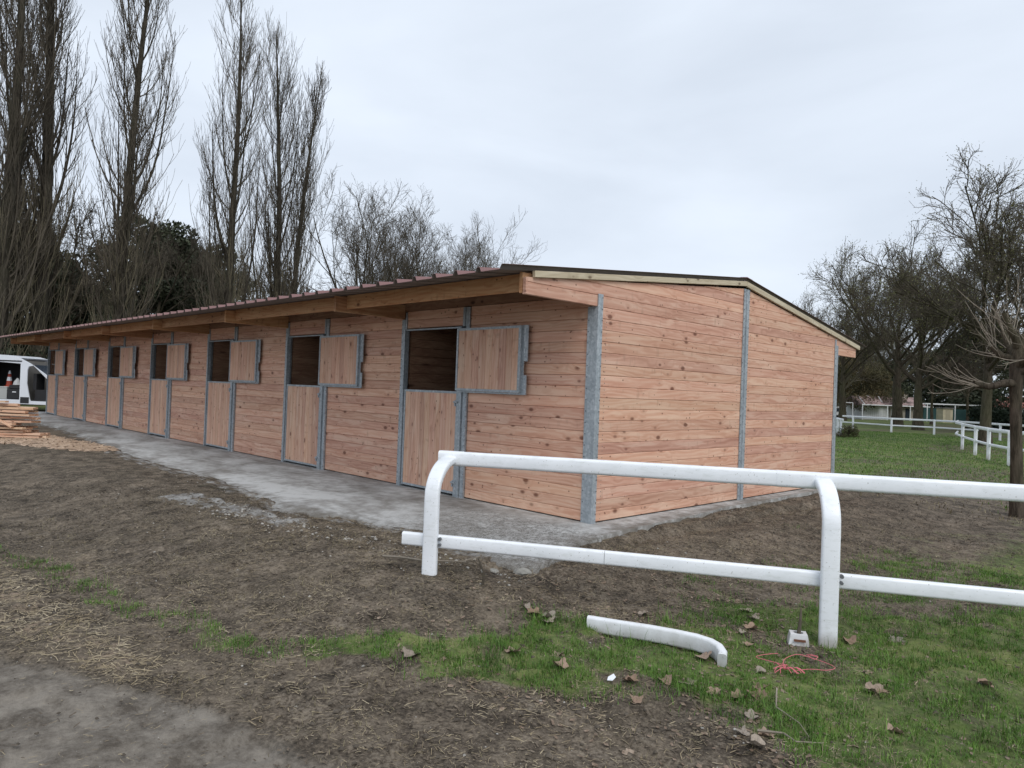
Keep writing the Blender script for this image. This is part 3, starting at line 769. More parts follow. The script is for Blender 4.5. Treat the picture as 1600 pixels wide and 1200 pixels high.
# post lying in the grass
lay = thing('rail_piece', 'curved white plastic fence post lying loose in the grass', 'fence post', (1.838, -2.272, float(gh(1.84, -2.27))))
pts = [(0, 0, .02), (.19, .08, .02), (.37, .162, .02), (.52, .215, .02), (.64, .245, .02), (.735, .245, .018), (.80, .225, .012), (.845, .19, .0), (.862, .155, -.01)]
b = MB(); sweep_profile(b, [Vector(p)*1.06 for p in pts], rr_profile(.055, .105, .018))
ob('bent_tube', smooth_mesh(b, 'bent_tube', M['pvc']), lay)

# white base block with a dark stick
cap = thing('socket_block', 'small white plastic ground socket with round hole beside the near fence post', 'socket', (2.84, -1.24, float(gh(2.84, -1.24))-.01), (0, 0, .55))
b = MB(); o4 = [(-.070, -.055), (.070, -.055), (.070, .055), (-.070, .055)]; t4 = [(x_*.78, y_*.78) for x_, y_ in o4]
n = 16; ring = [(.032*math.cos(2*math.pi*k/n), .030*math.sin(2*math.pi*k/n)) for k in range(n)]
sq = []
for k in range(n):
    t = 2*math.pi*k/n; c_, s_2 = math.cos(t), math.sin(t); m_ = max(abs(c_), abs(s_2)); sq.append((c_/m_*.055, s_2/m_*.043))
v = [(x_*1.27, y_*1.27, 0) for x_, y_ in sq]+[(x_, y_, .085) for x_, y_ in sq]+[(x_*.97, y_*.97, .09) for x_, y_ in sq]+[(x_, y_, .09) for x_, y_ in ring]+[(x_, y_, .02) for x_, y_ in ring]
f = []
for r_ in range(4):
    for k in range(n): f.append((r_*n+k, r_*n+(k+1) % n, (r_+1)*n+(k+1) % n, (r_+1)*n+k))
f.append(tuple(range(4*n, 5*n)))
b.add(v, f); ob('block', b.mesh('block', M['pvc']), cap)
b = MB(); b.box((-.035, -.064, .045), (.04, -.058, .060), 0); ob('rust_stain', b.mesh('rust_stain', simple('rusty_strap', (.16, .07, .04), .9)), cap)
sk_ = MB(); sk_.tube([(0, 0, 0), (.004, .003, .08), (.012, .0, .16), (.010, .01, .235)], [.014, .013, .010, .006], 7)
ob('stake', sk_.mesh('stake', M['twig_dark']), loc=(2.84, -1.24, float(gh(2.84, -1.24))+.01), label='dark rotten stake standing in the white ground socket', cat='stake')

# ------------------------------------------------------------------ small things on the ground
def dmesh(fn): return fn
pink = simple('pink_baler_twine', (.60, .16, .19), .8)
b = MB(); rr = random.Random(4)
def curl(pts, r=.0021):
    P = [Vector(p) for p in pts]; q = []
    for i in range(len(P)-1):
        for t in (0, .33, .66):
            p0 = P[max(i-1, 0)]; p1_, p2_ = P[i], P[i+1]; p3_ = P[min(i+2, len(P)-1)]
            q.append(.5*((2*p1_)+(p2_-p0)*t+(2*p0-5*p1_+4*p2_-p3_)*t*t+(3*p1_-p0-3*p2_+p3_)*t**3))
    q.append(P[-1]); b.tube(q, r, 4)
curl([(0, -.02, .03), (.03, .06, .05), (.10, .12, .06), (.17, .17, .05), (.24, .16, .035), (.30, .11, .03), (.33, .03, .03), (.26, -.02, .03), (.16, -.03, .035), (.07, -.05, .03)])
curl([(.02, 0, .04), (-.06, .06, .04), (-.12, .13, .035), (-.05, .17, .04), (.04, .2, .04)])
curl([(.20, .15, .06), (.23, .10, .05), (.26, .13, .06), (.22, .18, .05), (.28, .17, .04)])
for k in range(16):
    a = rr.uniform(0, 6.28); l = rr.uniform(.06, .13); curl([(0, -.05, .03), (math.cos(a)*l*.5+rr.uniform(-.02, .02), -.05+math.sin(a)*l*.4, .055), (math.cos(a)*l, -.05+math.sin(a)*l*.7, .03)], .0024)
ob('twine', b.mesh('twine', pink), loc=(3.00, -1.83, float(gh(3.0, -1.83))+.005), rot=(0, 0, .75), label='tangle of pink baler twine in the grass below the fence post', cat='twine')

def stick(name, pts, r, label, m, branches=()):
    o_ = Vector((pts[0][0], pts[0][1], float(gh(*pts[0][:2]))))
    b = MB(); P = [Vector((p[0], p[1], float(gh(p[0], p[1]))+p[2]))-o_ for p in pts]
    k = len(P); b.tube(P, [r*(1-.6*i/(k-1)) for i in range(k)], 6)
    for q in branches:
        Q = [Vector((p[0], p[1], float(gh(p[0], p[1]))+p[2]))-o_ for p in q]; b.tube(Q, [r*.5, r*.35, r*.2][:len(Q)], 5)
    return ob(name, b.mesh(name, m), loc=o_, label=label, cat='stick')
stick('fallen_stick', [(-.15, -2.58, .02), (.02, -2.52, .03), (.20, -2.42, .025), (.38, -2.26, .03), (.44, -2.20, .03), (.50, -2.05, .07)], .011, 'long pale stick lying on dirt below the fence end', M['twig_pale'], [[(.44, -2.2, .03), (.54, -2.22, .04), (.6, -2.2, .05)]])
stick('dead_twig', [(.93, -2.42, 0), (.94, -2.42, .06), (.935, -2.42, .11), (.91, -2.43, .16), (.89, -2.44, .20)], .012, 'thin black dead stem standing just in front of the bottom rail', M['twig_dark'], [[(.93, -2.42, .12), (.87, -2.46, .18), (.80, -2.52, .15)]])
stick('fallen_stick', [(-4.9, -2.3, .02), (-4.7, -2.22, .03), (-4.45, -2.2, .02), (-4.2, -2.05, .02)], .014, 'dark stick lying at the edge of the concrete apron', M['twig_dark'])
stick('fallen_stick', [(3.30, -2.75, .02), (3.40, -2.68, .03), (3.48, -2.72, .03), (3.56, -2.60, .02)], .006, 'thin pale stalk at the bottom right among dead leaves', M['twig_pale'])
stick('fallen_stick', [(3.14, -2.2, .04), (3.24, -2.42, .04), (3.40, -2.50, .03), (3.50, -2.62, .03)], .0045, 'thin bent stalk lying over grass right of the twine', M['twig_pale'])
stick('fallen_stick', [(1.9, -.05, .02), (2.0, .2, .03), (2.25, .3, .05), (2.5, .3, .02)], .008, 'pale curved stick on dug earth beside the gable', M['twig_pale'])

# broken lump of concrete and stones
def rock(name, loc_, r, m, seed, label, cat='stone', group=None, fl=.6):
    b = MB(); R_ = np.random.default_rng(seed); n1, n2 = 5, 8; v = [(0, 0, r*fl)]; f = []
    for i in range(1, n1):
        th = math.pi*i/n1
        for j in range(n2):
            q = r*(1+R_.uniform(-.22, .22)); v.append((q*math.sin(th)*math.cos(6.283*j/n2)*1.25, q*math.sin(th)*math.sin(6.283*j/n2), q*fl*math.cos(th)))
    v.append((0, 0, -r*fl))
    for j in range(n2):
        f.append((0, 1+j, 1+(j+1) % n2)); f.append((len(v)-1, 1+(n1-2)*n2+(j+1) % n2, 1+(n1-2)*n2+j))
        for i in range(n1-2): f.append((1+i*n2+j, 1+(i+1)*n2+j, 1+(i+1)*n2+(j+1) % n2, 1+i*n2+(j+1) % n2))
    b.add(v, f); return ob(name, b.mesh(name, m), loc=loc_, rot=(0, 0, seed), label=label, cat=cat, group=group)
M['lump'] = simple('pale_concrete_lump', (.27, .26, .235), .9, 0, .3, 14, .6)
rock('concrete_lump', (.80, -1.86, float(gh(.8, -1.86))+.0), .075, M['lump'], 3, 'pale lump of broken concrete in front of the slab corner')
rock('concrete_lump', (.60, -2.0, float(gh(.6, -2.0))-.01), .055, M['lump'], 5, 'small grey lump of concrete left of the pale one')
b = MB(); b.add([(0, 0, 0), (.03, .01, .005), (.035, .035, .02), (.01, .045, .03), (-.01, .02, .012)], [(0, 1, 2, 3, 4)])
scr = b.mesh('paper_scrap', simple('white_paper', (.8, .82, .86), .7))
ob('paper_scrap', scr, loc=(2.44, -2.83, float(gh(2.44, -2.83))+.02), label='crumpled white scrap of paper on the grass edge', cat='scrap')

# fallen leaves
def leaf_mesh(seed):
    R_ = random.Random(seed); n = 22; out_ = []
    for k in range(n):
        t = 2*math.pi*k/n; lob = .70+.30*abs(math.cos(2.5*t+.2)); r_ = lob*(1+R_.uniform(-.22, .18))*.07
        out_.append((r_*math.cos(t)*1.1, r_*math.sin(t)))
    v = [(0, 0, .004)]; a = R_.uniform(0, 6); cu = R_.uniform(1.5, 6.)
    def hgt(x_, y_): d = x_*math.cos(a)+y_*math.sin(a); return cu*d*d*2+R_.uniform(0, .012)
    for x_, y_ in out_: v.append((x_*.5, y_*.5, hgt(x_*.5, y_*.5)))
    for x_, y_ in out_: v.append((x_, y_, hgt(x_, y_)))
    f = [(0, 1+k, 1+(k+1) % n) for k in range(n)]+[(1+k, 1+n+k, 1+n+(k+1) % n, 1+(k+1) % n) for k in range(n)]
    b = MB(); b.add(v, f); return b.mesh('dry_leaf', M['dryleaf'])
def dryleafm():
    m, nt, p = mat('dry_plane_leaf'); g = G(nt); r = g.rnd()
    col = g.ramp(r, (0, (.24, .155, .105)), (.35, (.36, .25, .18)), (.7, (.30, .255, .21)), (1, (.44, .36, .28)))
    col = g.mix(g.fr(g.noise(g.obj(), 40, 4, .7), .35, .7), g.hsv(col, .5, 1, .65), col)
    nt.links.new(col, p.inputs['Base Color']); p.inputs['Roughness'].default_value = .8; return m
M['dryleaf'] = dryleafm()
LV = [leaf_mesh(s_) for s_ in range(6)]
leaves = [(1.63, -2.44, 'buff dry leaf standing in grass left of the loose post'), (1.52, -2.47, 'torn pinkish dry leaf left of the loose post'), (1.11, -.92, None), (1.68, -2.50, None), (1.44, -2.47, None),
          (2.3, -.95, 'upper leaf of the line of dead leaves behind the loose post'), (2.53, -1.29, None), (2.38, -2.02, 'brown dead leaf leaning against the middle of the loose post'), (2.62, -2.10, 'brown dead leaf leaning at the bent end of the loose post'),
          (2.52, -2.72, None), (2.65, -2.56, None), (2.72, -2.43, None), (2.69, -2.9, None), (3.08, -2.3, 'large tan dead leaf below the pink twine'), (3.05, -2.2, None), (3.02, -2.4, None),
          (3.06, -.94, 'rusty leaf at the foot of the fence post'), (3.27, -.64, 'pale brown leaf on grass right of the fence post'), (3.49, -1.74, 'folded orange leaf on the lawn right of the post'), (3.54, -1.72, None), (3.25, -2.8, None), (3.34, -2.74, None),
          (3.36, -2.88, None), (2.23, -1.99, None), (1.58, -3.57, None), (2.68, -1.62, None), (2.45, -1.12, None), (2.55, -1.45, None), (2.95, -2.0, None), (2.9, -2.45, None), (3.2, -2.6, None), (2.0, -2.75, None), (1.85, -3.0, None), (3.75, -2.2, None), (3.9, -1.1, None), (1.9, -1.7, None), (2.15, -2.9, None)]
rl = random.Random(11)
for i, (x_, y_, lb) in enumerate(leaves):
    o = ob('dead_leaf', LV[i % 6], loc=(x_, y_, float(gh(x_, y_))+rl.uniform(.006, .02)), rot=(rl.uniform(-.2, .2), rl.uniform(-.2, .2), rl.uniform(0, 6.28)),
           label=lb or ('small curled dead leaf ' + ('on the dark mud at the bottom of the photo' if y_ < -2.6 else 'in the grass between the loose post and the fence' if x_ > 2.2 else 'in the thin grass left of the loose post')), cat='leaf', group='dead leaves in the foreground')
    s_3 = rl.uniform(.45, .75) if not lb else .78; o.scale = (s_3, s_3, s_3)

# ------------------------------------------------------------------ grass blades, straw, clods
def blades(name, n, area, hrange, wid, m, seed, dens=grass_mask, bend=.5, thr=.25, tall=0.):
    R_ = np.random.default_rng(seed)
    x = R_.uniform(area[0], area[1], n*4); y = R_.uniform(area[2], area[3], n*4)
    # clumping
    c_ = .15+1.5*ss(.35, .7, fbm(x, y, .11, seed, 2))
    k = R_.random(n*4) < dens(x, y)*c_
    k &= ~((y > apron_front(x)-.02) & (x < apron_right(y)+.03) & (y < 6.8))
    x, y = x[k][:n], y[k][:n]; n = len(x); z = gh(x, y)-.004
    az = R_.uniform(0, 6.283, n); h = R_.uniform(hrange[0], hrange[1], n)*(.6+.8*fbm(x, y, .5, seed+3, 2)); h = h*(1+tall*(R_.random(n) < .03))
    bn = R_.uniform(.1, 1., n)*bend; wd = wid*R_.uniform(.6, 1.3, n)
    dx, dy = np.cos(az), np.sin(az); sx, sy = -dy*wd, dx*wd
    V = np.zeros((n, 5, 3))
    for j, (t, ww) in enumerate(((0, 1), (0, -1), (.55, .75), (.55, -.75), (1, 0))):
        off = bn*h*t*t; V[:, j, 0] = x+dx*off+sx*ww; V[:, j, 1] = y+dy*off+sy*ww; V[:, j, 2] = z+h*t*(1-.35*bn*t)
    i0 = np.arange(n)[:, None]*5
    F = np.concatenate([i0+[0, 1, 3], i0+[0, 3, 2], i0+[2, 3, 4]])
    return ob(name, fastmesh(name, V.reshape(-1, 3), F, m), kind='stuff', label=None)
def grassm(name, a, b_, c_):
    m, nt, p = mat(name); g = G(nt); c = g.pos(); n = g.noise(c, 3.5, 3, .6); n2 = g.noise(c, 60., 2, .5)
    col = g.ramp(g.m('ADD', g.m('MULTIPLY', n, .5), g.m('MULTIPLY', n2, .5)), (.32, a), (.5, b_), (.66, c_))
    nt.links.new(col, p.inputs['Base Color']); p.inputs['Roughness'].default_value = .55; p.inputs['Specular IOR Level'].default_value = .3
    return m
M['grass'] = grassm('green_grass', (.032, .075, .011), (.080, .170, .022), (.18, .29, .055))
M['drygrass'] = grassm('dry_grass', (.10, .085, .045), (.20, .17, .095), (.34, .29, .18))
o = blades('grass', 230000, (-4.6, 5.8, -5.4, 2.6), (.016, .060), .0019, M['grass'], 1, tall=1.6, bend=.9); o['label'] = 'short green winter grass in the foreground'
o = blades('dry_grass', 40000, (-4.6, 5.8, -5.4, 4), (.015, .065), .0015, M['drygrass'], 2, bend=1.6, dens=lambda x, y: np.clip(.50*grass_mask(x, y)+.16*ss(.4, .6, fbm(x, y, .6, 15, 3))+.04, 0, 1)*(1-sand_mask(x, y))); o['label'] = 'dry yellow grass among the green'
o = blades('lawn_grass', 110000, (-22, 9, 7.0, 42), (.03, .085), .008, M['grass'], 3, bend=.8); o['label'] = 'lawn of the paddock behind the stable'
o = blades('dry_grass', 26000, (-16, 9, 6.2, 30), (.03, .09), .006, M['drygrass'], 4, bend=1.4, dens=lambda x, y: .25+.5*fbm(x, y, 2., 12, 2)*ss(16, 8, y)); o['label'] = 'straw coloured dry grass on the lawn'
def chips(name, n, area, lr, wr, m, seed, dens, lift=.006, label=None):
    R_ = np.random.default_rng(seed); x = R_.uniform(area[0], area[1], n*5); y = R_.uniform(area[2], area[3], n*5)
    k = R_.random(n*5) < dens(x, y); k &= ~((y > apron_front(x)+.05) & (x < apron_right(y)-.02) & (y < 6.8))
    x, y = x[k][:n], y[k][:n]; n = len(x); az = R_.uniform(0, 3.1416, n); l = R_.uniform(*lr, n)*R_.uniform(.4, 1, n); w_ = R_.uniform(*wr, n)
    z = gh(x, y)+lift; tl = R_.normal(0, .16, n); cv = R_.normal(0, .25, n)
    V = np.zeros((n, 6, 3)); dx, dy = np.cos(az), np.sin(az)
    for j, (t, s_4) in enumerate(((-.5, -1), (-.5, 1), (0, -1), (0, 1), (.5, -1), (.5, 1))):
        lat = s_4*w_+cv*l*(.25-t*t)
        V[:, j, 0] = x+dx*l*t-dy*lat; V[:, j, 1] = y+dy*l*t+dx*lat; V[:, j, 2] = z+tl*l*t+.25*w_*(s_4+1)
    i0 = np.arange(n)[:, None]*6; F = np.concatenate([i0+[0, 2, 3, 1], i0+[2, 4, 5, 3]])
    return ob(name, fastmesh(name, V.reshape(-1, 3), F, m), kind='stuff', label=label)
M['straw'] = grassm('straw', (.17, .125, .07), (.30, .24, .15), (.47, .40, .28))
M['shaving'] = grassm('wood_shaving', (.26, .17, .11), (.42, .30, .21), (.58, .44, .32))
M['frag'] = grassm('leaf_fragment', (.09, .06, .04), (.19, .135, .095), (.33, .26, .20))
M['litter'] = grassm('brown_litter', (.05, .036, .024), (.11, .085, .06), (.21, .17, .125))
nearf = lambda x, y: ss(7, 2.5, np.hypot(x-2.2, y+3.2))
chips('straw_litter', 9000, (-6, 5.4, -6.4, 4), (.02, .09), (.0008, .0024), M['straw'], 21, lambda x, y: (.10+.5*ss(.5, .66, fbm(x, y, .5, 5, 3)))*(1-.85*sand_mask(x, y))*(.35+nearf(x, y)), label='thin straw stalks scattered over the dirt')
chips('straw_litter', 1500, (-3, 1.2, -5.7, -4.4), (.03, .13), (.001, .003), M['straw'], 22, lambda x, y: straw_mask(x, y)*2*(1-.7*sand_mask(x, y)), label='straw gathered along the edge of the sandy track')
chips('wood_shavings', 6000, (-18, -9.5, -4.4, -1.6), (.04, .16), (.006, .02), M['shaving'], 23, lambda x, y: straw_mask(x, y), .01, label='pale wood shavings spread in front of the lumber pile')
chips('dry_fibres', 30000, (-4.5, 5.4, -5.6, 5), (.012, .05), (.0005, .0013), M['straw'], 25, lambda x, y: (.12+.6*ss(.45, .6, fbm(x, y, .35, 51, 3)))*(1-.9*sand_mask(x, y))*(.25+nearf(x, y)), .007, label='fine dry fibres matted over the soil')
chips('leaf_fragments', 1100, (.8, 4.4, -3.6, -.2), (.012, .045), (.004, .012), M['frag'], 26, lambda x, y: .25+ss(1.3, .4, capsule(x, y, (2.3, -.95), (3.3, -2.9), .4, .35)), .008, label='torn scraps of dead leaf trodden into the grass')
chips('brown_litter', 30000, (-6, 5.5, -6, 6), (.01, .05), (.0015, .005), M['litter'], 24, lambda x, y: .8*(1-.8*sand_mask(x, y)), .005, label='brown plant litter over the bare earth')
def clods(name, n, area, rr_, m, seed, dens, label):
    R_ = np.random.default_rng(seed); x = R_.uniform(area[0], area[1], n*4); y = R_.uniform(area[2], area[3], n*4)
    k = R_.random(n*4) < dens(x, y); k &= ~((y > apron_front(x)-.03) & (x < apron_right(y)+.02) & (y < 6.8)); x, y = x[k][:n], y[k][:n]; n = len(x)
    r_ = rr_[0]+(rr_[1]-rr_[0])*R_.random(n)**5; z = gh(x, y)+r_*.25
    base = np.array([(1, 0, 0), (0, 1, 0), (-1, 0, 0), (0, -1, 0), (0, 0, .8), (0, 0, -.8), (.6, .6, .45), (-.6, .5, .5), (-.55, -.6, .45), (.6, -.6, .5)])
    V = base[None]*r_[:, None, None]*R_.uniform(.65, 1.25, (n, 10, 3)); V[..., 0] += x[:, None]; V[..., 1] += y[:, None]; V[..., 2] += z[:, None]
    fc = np.array([(0, 6, 9), (6, 4, 9), (1, 7, 6), (7, 4, 6), (2, 8, 7), (8, 4, 7), (3, 9, 8), (9, 4, 8), (0, 1, 6), (1, 2, 7), (2, 3, 8), (3, 0, 9)])
    F = (np.arange(n)[:, None, None]*10+fc[None]).reshape(-1, 3)
    return ob(name, fastmesh(name, V.reshape(-1, 3), F, m), kind='stuff', label=label)
M['clod'] = simple('soil_clod', (.095, .080, .064), .95, 0, .5, 12, .5, .2)
M['pebble'] = simple('pale_grit', (.33, .31, .28), .9, 0, .35, 30)
clods('soil_clods', 26000, (-7, 5.6, -5.6, 7), (.003, .017), M['clod'], 31, lambda x, y: (1-.9*sand_mask(x, y))*(.25+ss(.42, .62, fbm(x, y, .7, 71, 3))), 'crumbs and clods of brown soil')
clods('pale_grit', 1600, (-6, 5.4, -6.2, 3), (.002, .012), M['pebble'], 32, lambda x, y: .5+0*x, 'scattered pale grit')
def rub_d(x, y): return ss(1.2, .2, capsule(x, y, (-3.2, -2.75), (.9, -2.1), .30, .22))
clods('concrete_crumbs', 900, (-4.5, 1.3, -3.2, -1.7), (.003, .02), M['pebble'], 33, rub_d, 'crumbs of concrete along the apron edge')

# ------------------------------------------------------------------ trees
def nrm(a): return a/np.maximum(np.linalg.norm(a, axis=-1, keepdims=True), 1e-9)
def sweep(P, R, sides):
    Nn, K, _ = P.shape
    T = np.empty_like(P); T[:, 1:-1] = P[:, 2:]-P[:, :-2]; T[:, 0] = P[:, 1]-P[:, 0]; T[:, -1] = P[:, -1]-P[:, -2]; T = nrm(T)
    ref = np.where(np.abs(T[:, :1, 2:3]) > .8, np.array([1., .2, 0]), np.array([0, 0, 1.])); A = nrm(np.cross(T, ref)); Bq = np.cross(T, A)
    an = np.arange(sides)*2*np.pi/sides
    V = P[:, :, None, :]+R[:, :, None, None]*(A[:, :, None]*np.cos(an)[None, None, :, None]+Bq[:, :, None]*np.sin(an)[None, None, :, None])
    i = np.arange(Nn*K*sides).reshape(Nn, K, sides)
    F = np.stack([i[:, :-1], np.roll(i[:, :-1], -1, 2), np.roll(i[:, 1:], -1, 2), i[:, 1:]], -1).reshape(-1, 4)
    return V.reshape(-1, 3), F
def grow(P, R, n_per, t0, t1, ang, sd, length, K, up, wig, rr0, rr1, R_, az=None, tpow=1.):
    """children of every polyline in P: n_per each; length is f(t, parent length)"""
    Nn, k, _ = P.shape; pi = np.repeat(np.arange(Nn), n_per); n = len(pi)
    t = t0+(t1-t0)*((np.tile(np.arange(n_per), Nn)+R_.random(n))/n_per)**tpow
    s = t*(k-1); i0 = np.clip(s.astype(int), 0, k-2); fr = (s-i0)[:, None]
    p0 = P[pi, i0]*(1-fr)+P[pi, i0+1]*fr; T = nrm(P[pi, i0+1]-P[pi, i0]); r0 = (R[pi, i0]*(1-fr[:, 0])+R[pi, i0+1]*fr[:, 0])
    rv = R_.normal(0, 1, (n, 3)); pr = nrm(rv-(rv*T).sum(1, keepdims=True)*T)
    an = np.clip(R_.normal(ang, sd, n), .1, 2.6)[:, None]
    D = nrm(T*np.cos(an)+pr*np.sin(an))
    plen = np.linalg.norm(np.diff(P, axis=1), axis=2).sum(1)[pi]
    ln = length(t, plen)*R_.uniform(.7, 1.25, n)
    Q = np.zeros((n, K, 3)); Q[:, 0] = p0; st_ = (ln/(K-1))[:, None]
    for j in range(1, K):
        D = nrm(D+np.array([0, 0, up])/(K-1)+R_.normal(0, wig, (n, 3))/math.sqrt(K-1)); Q[:, j] = Q[:, j-1]+D*st_
    tt = np.linspace(0, 1, K)[None]; ra = np.minimum(r0*rr0, .9*r0)[:, None]*(1-tt)+np.maximum(rr1, .0)*tt
    ra = np.maximum(ra, rr1); return Q, ra
def trunk_line(h, r, K, lean, wig, R_, rt=.02):
    P = np.zeros((1, K, 3)); d = np.array([lean[0], lean[1], 1.])
    for j in range(1, K):
        d = nrm(d+np.append(R_.normal(0, wig, 2), 0)); P[0, j] = P[0, j-1]+d*h/(K-1)
    t = np.linspace(0, 1, K); Rr = (r*(1-t)**.85+rt)[None]; Rr[0, 0] *= 1.35
    P[0, 0, 2] -= .3
    return P, Rr
def mk(name, parts, m):
    Vs = []; Fs = []; o_ = 0
    for P, R, sd_ in parts:
        V, F = sweep(P, R, sd_); Vs.append(V); Fs.append(F+o_); o_ += len(V)
    return fastmesh(name, np.concatenate(Vs), np.concatenate(Fs), m, True)
def budquads(P, n_per, size, R_, m, name, spread=.25):
    tips = P[:, -1]; tips = np.repeat(tips, n_per, 0)+R_.normal(0, spread, (len(tips)*n_per, 3)); n = len(tips)
    a = nrm(R_.normal(0, 1, (n, 3))); b_ = nrm(np.cross(a, R_.normal(0, 1, (n, 3)))); s = size*R_.uniform(.5, 1.3, n)[:, None]
    V = np.stack([tips-a*s, tips+b_*s*.5, tips+a*s, tips-b_*s*.5], 1).reshape(-1, 3)
    return fastmesh(name, V, np.arange(4*n).reshape(-1, 4), m)
def poplar(seed, H=25., r=.34, dens=1., stems=1, K=16, lean=(0, 0), width=1.):
    R_ = np.random.default_rng(seed); TP, TR_ = trunk_line(H, r, K, lean, .018, R_)
    tr = [(TP, TR_, 9)]; Pt, Rt = TP, TR_
    # strong upright limbs that leave at an angle and soon climb beside the trunk
    A, Ar = grow(TP, TR_, 11, .08, .78, .60*width, .1, lambda t, l: (1-t)*H*.42+1.5, 12, 3.2, .06, .36, .014, R_)
    tr.append((A, Ar, 6))
    B_, Br = grow(TP, TR_, int(58*dens), .07, .97, .80*width, .14, lambda t, l: (1-t)**.5*H*.17+1.0, 8, 2.0, .10, .24, .012, R_)
    C1, C1r = grow(A, Ar, int(14*dens), .10, .97, .6, .14, lambda t, l: .26*l*(1-.6*t)+.7, 7, 1.3, .10, .4, .011, R_)
    C2, C2r = grow(B_, Br, int(7*dens), .12, .97, .55, .14, lambda t, l: .36*l*(1-.5*t)+.35, 5, 1.1, .10, .5, .0085, R_)
    D1, D1r = grow(C1, C1r, 5, .12, 1., .5, .14, lambda t, l: .42*l+.15, 4, 1.0, .12, .6, .0070, R_)
    D2, D2r = grow(C2, C2r, 4, .15, 1., .5, .14, lambda t, l: .45*l+.15, 4, 1.0, .12, .6, .0065, R_)
    E1, E1r = grow(D1, D1r, 1, .2, .9, .5, .14, lambda t, l: .5*l+.1, 3, .8, .12, .7, .0060, R_)
    # suckers up the lower trunk
    S1, S1r = grow(TP, TR_, 75, .02, .30, 1.05, .2, lambda t, l: 1.8+2.6*R_.random(len(t)), 7, 2.2, .14, .05, .011, R_)
    S2, S2r = grow(S1, S1r, 4, .2, .9, .5, .15, lambda t, l: .4*l, 4, 1.2, .15, .6, .008, R_)
    return mk('trunk', tr, M['bark']), mk('crown', [(B_, Br, 4), (C1, C1r, 3), (C2, C2r, 3), (D1, D1r, 3), (D2, D2r, 3), (E1, E1r, 3)], M['twig_dark']), mk('shoots', [(S1, S1r, 3), (S2, S2r, 3)], M['sucker'])
def place_tree(name, meshes, names, x, y, rz, sc, label, group, z=None):
    t = thing(name, label, 'tree', (x, y, float(gh(x, y)) if z is None else z), (0, 0, rz), group)
    t.scale = (sc, sc, sc) if not isinstance(sc, tuple) else sc
    for me, nm in zip(meshes, names): ob(nm, me, t)
    return t
GP = 'bare poplars in a row behind the stable'
PA = poplar(1, 27, .36, 1.15, width=1.0); PB = poplar(2, 26, .28, 1.0, lean=(.01, .01)); PC = poplar(3, 25.5, .27, 1.0, lean=(.0, .03)); PD = poplar(5, 24.5, .26, 1.0)
tn = ('trunk', 'crown', 'shoots')
place_tree('poplar_tree', PA, tn, -37.6, .55, .4, 1.0, 'bare poplar at the far left edge of the photo, cut off by the frame', GP)
place_tree('poplar_tree', PA, tn, -38.7, 2.45, 2.2, (1.05, 1.05, 1.1), 'thickest bare poplar of the row, standing behind the white van', GP)
place_tree('poplar_tree', PB, tn, -38.0, 5.88, 1., 1.05, 'bare poplar with a dark straight trunk, second to the right of the van', GP)
place_tree('poplar_tree', PC, tn, -36.69, 11.46, 3.6, .98, 'bare poplar standing alone left of the twin-stemmed one', GP)
tt = place_tree('poplar_tree', PD, tn, -38.44, 15.38, .0, .98, 'rightmost bare poplar of the row, with a second stem from its base', GP)
R_ = np.random.default_rng(9)
SP, SR = trunk_line(21.5, .20, 14, (.028, .034), .012, R_)
B_, Br = grow(SP, SR, 48, .12, .96, .65, .14, lambda t, l: (1-t)**.7*4.4+.9, 7, 2.0, .10, .3, .012, R_)
C1, C1r = grow(B_, Br, 7, .12, .95, .5, .14, lambda t, l: .36*l+.35, 5, 1.3, .10, .5, .0095, R_); D1, D1r = grow(C1, C1r, 5, .15, 1, .5, .14, lambda t, l: .45*l+.15, 4, 1.1, .15, .6, .0075, R_)
ob('trunk', mk('second_stem', [(SP, SR, 8)], M['bark']), tt, (.5, .5, .8)); ob('crown', mk('second_crown', [(B_, Br, 4), (C1, C1r, 3), (D1, D1r, 3)], M['twig_dark']), tt, (.5, .5, .8))

def broad(seed, H, r, fork=.25, n1=9, ang=.75, up=.35, lv=(7, 6, 5, 3), bark='bark2', twig='twig_dark', buds=None, tw=.010, bsize=.05, wg=1., al=.52, tk=.62):
    R_ = np.random.default_rng(seed); TP, TR_ = trunk_line(H*tk, r, 10, (R_.normal(0, .03), R_.normal(0, .03)), .05*wg, R_, .03)
    A, Ar = grow(TP, TR_, n1, fork/tk, .98, ang, .15, lambda t, l: H*al*(1.15-.5*t), 9, up, .24*wg, .55, .03, R_)
    B_, Br = grow(A, Ar, lv[0], .2, .98, .65, .18, lambda t, l: l*.50*(1.1-.5*t), 7, up*.8, .26*wg, .6, .020, R_)
    C_, Cr = grow(B_, Br, lv[1], .12, 1., .65, .18, lambda t, l: l*.50*(1.1-.4*t), 6, up*.7, .26*wg, .6, .013, R_)
    D_, Dr = grow(C_, Cr, lv[2], .12, 1., .65, .2, lambda t, l: l*.50+.12, 5, up*.5, .26*wg, .65, tw, R_)
    E_, Er = grow(D_, Dr, lv[3], .2, 1., .65, .2, lambda t, l: l*.5+.1, 3, up*.3, .24*wg, .7, tw*.8, R_)
    ms = [mk('trunk', [(TP, TR_, 9), (A, Ar, 6)], M[bark]), mk('crown', [(B_, Br, 4), (C_, Cr, 3), (D_, Dr, 3), (E_, Er, 3)], M[twig])]
    if buds: ms.append(budquads(E_ if buds > 0 else D_, abs(buds), bsize, R_, M['bud'], 'buds', .12))
    return ms
tb = ('trunk', 'crown', 'buds')
BA = broad(14, 20.0, .46, .16, 11, .66, .62, (6, 6, 5, 3), tw=.011, wg=.5, al=.68, tk=.36)
GM = 'bare spreading trees beyond the middle of the stable roof'
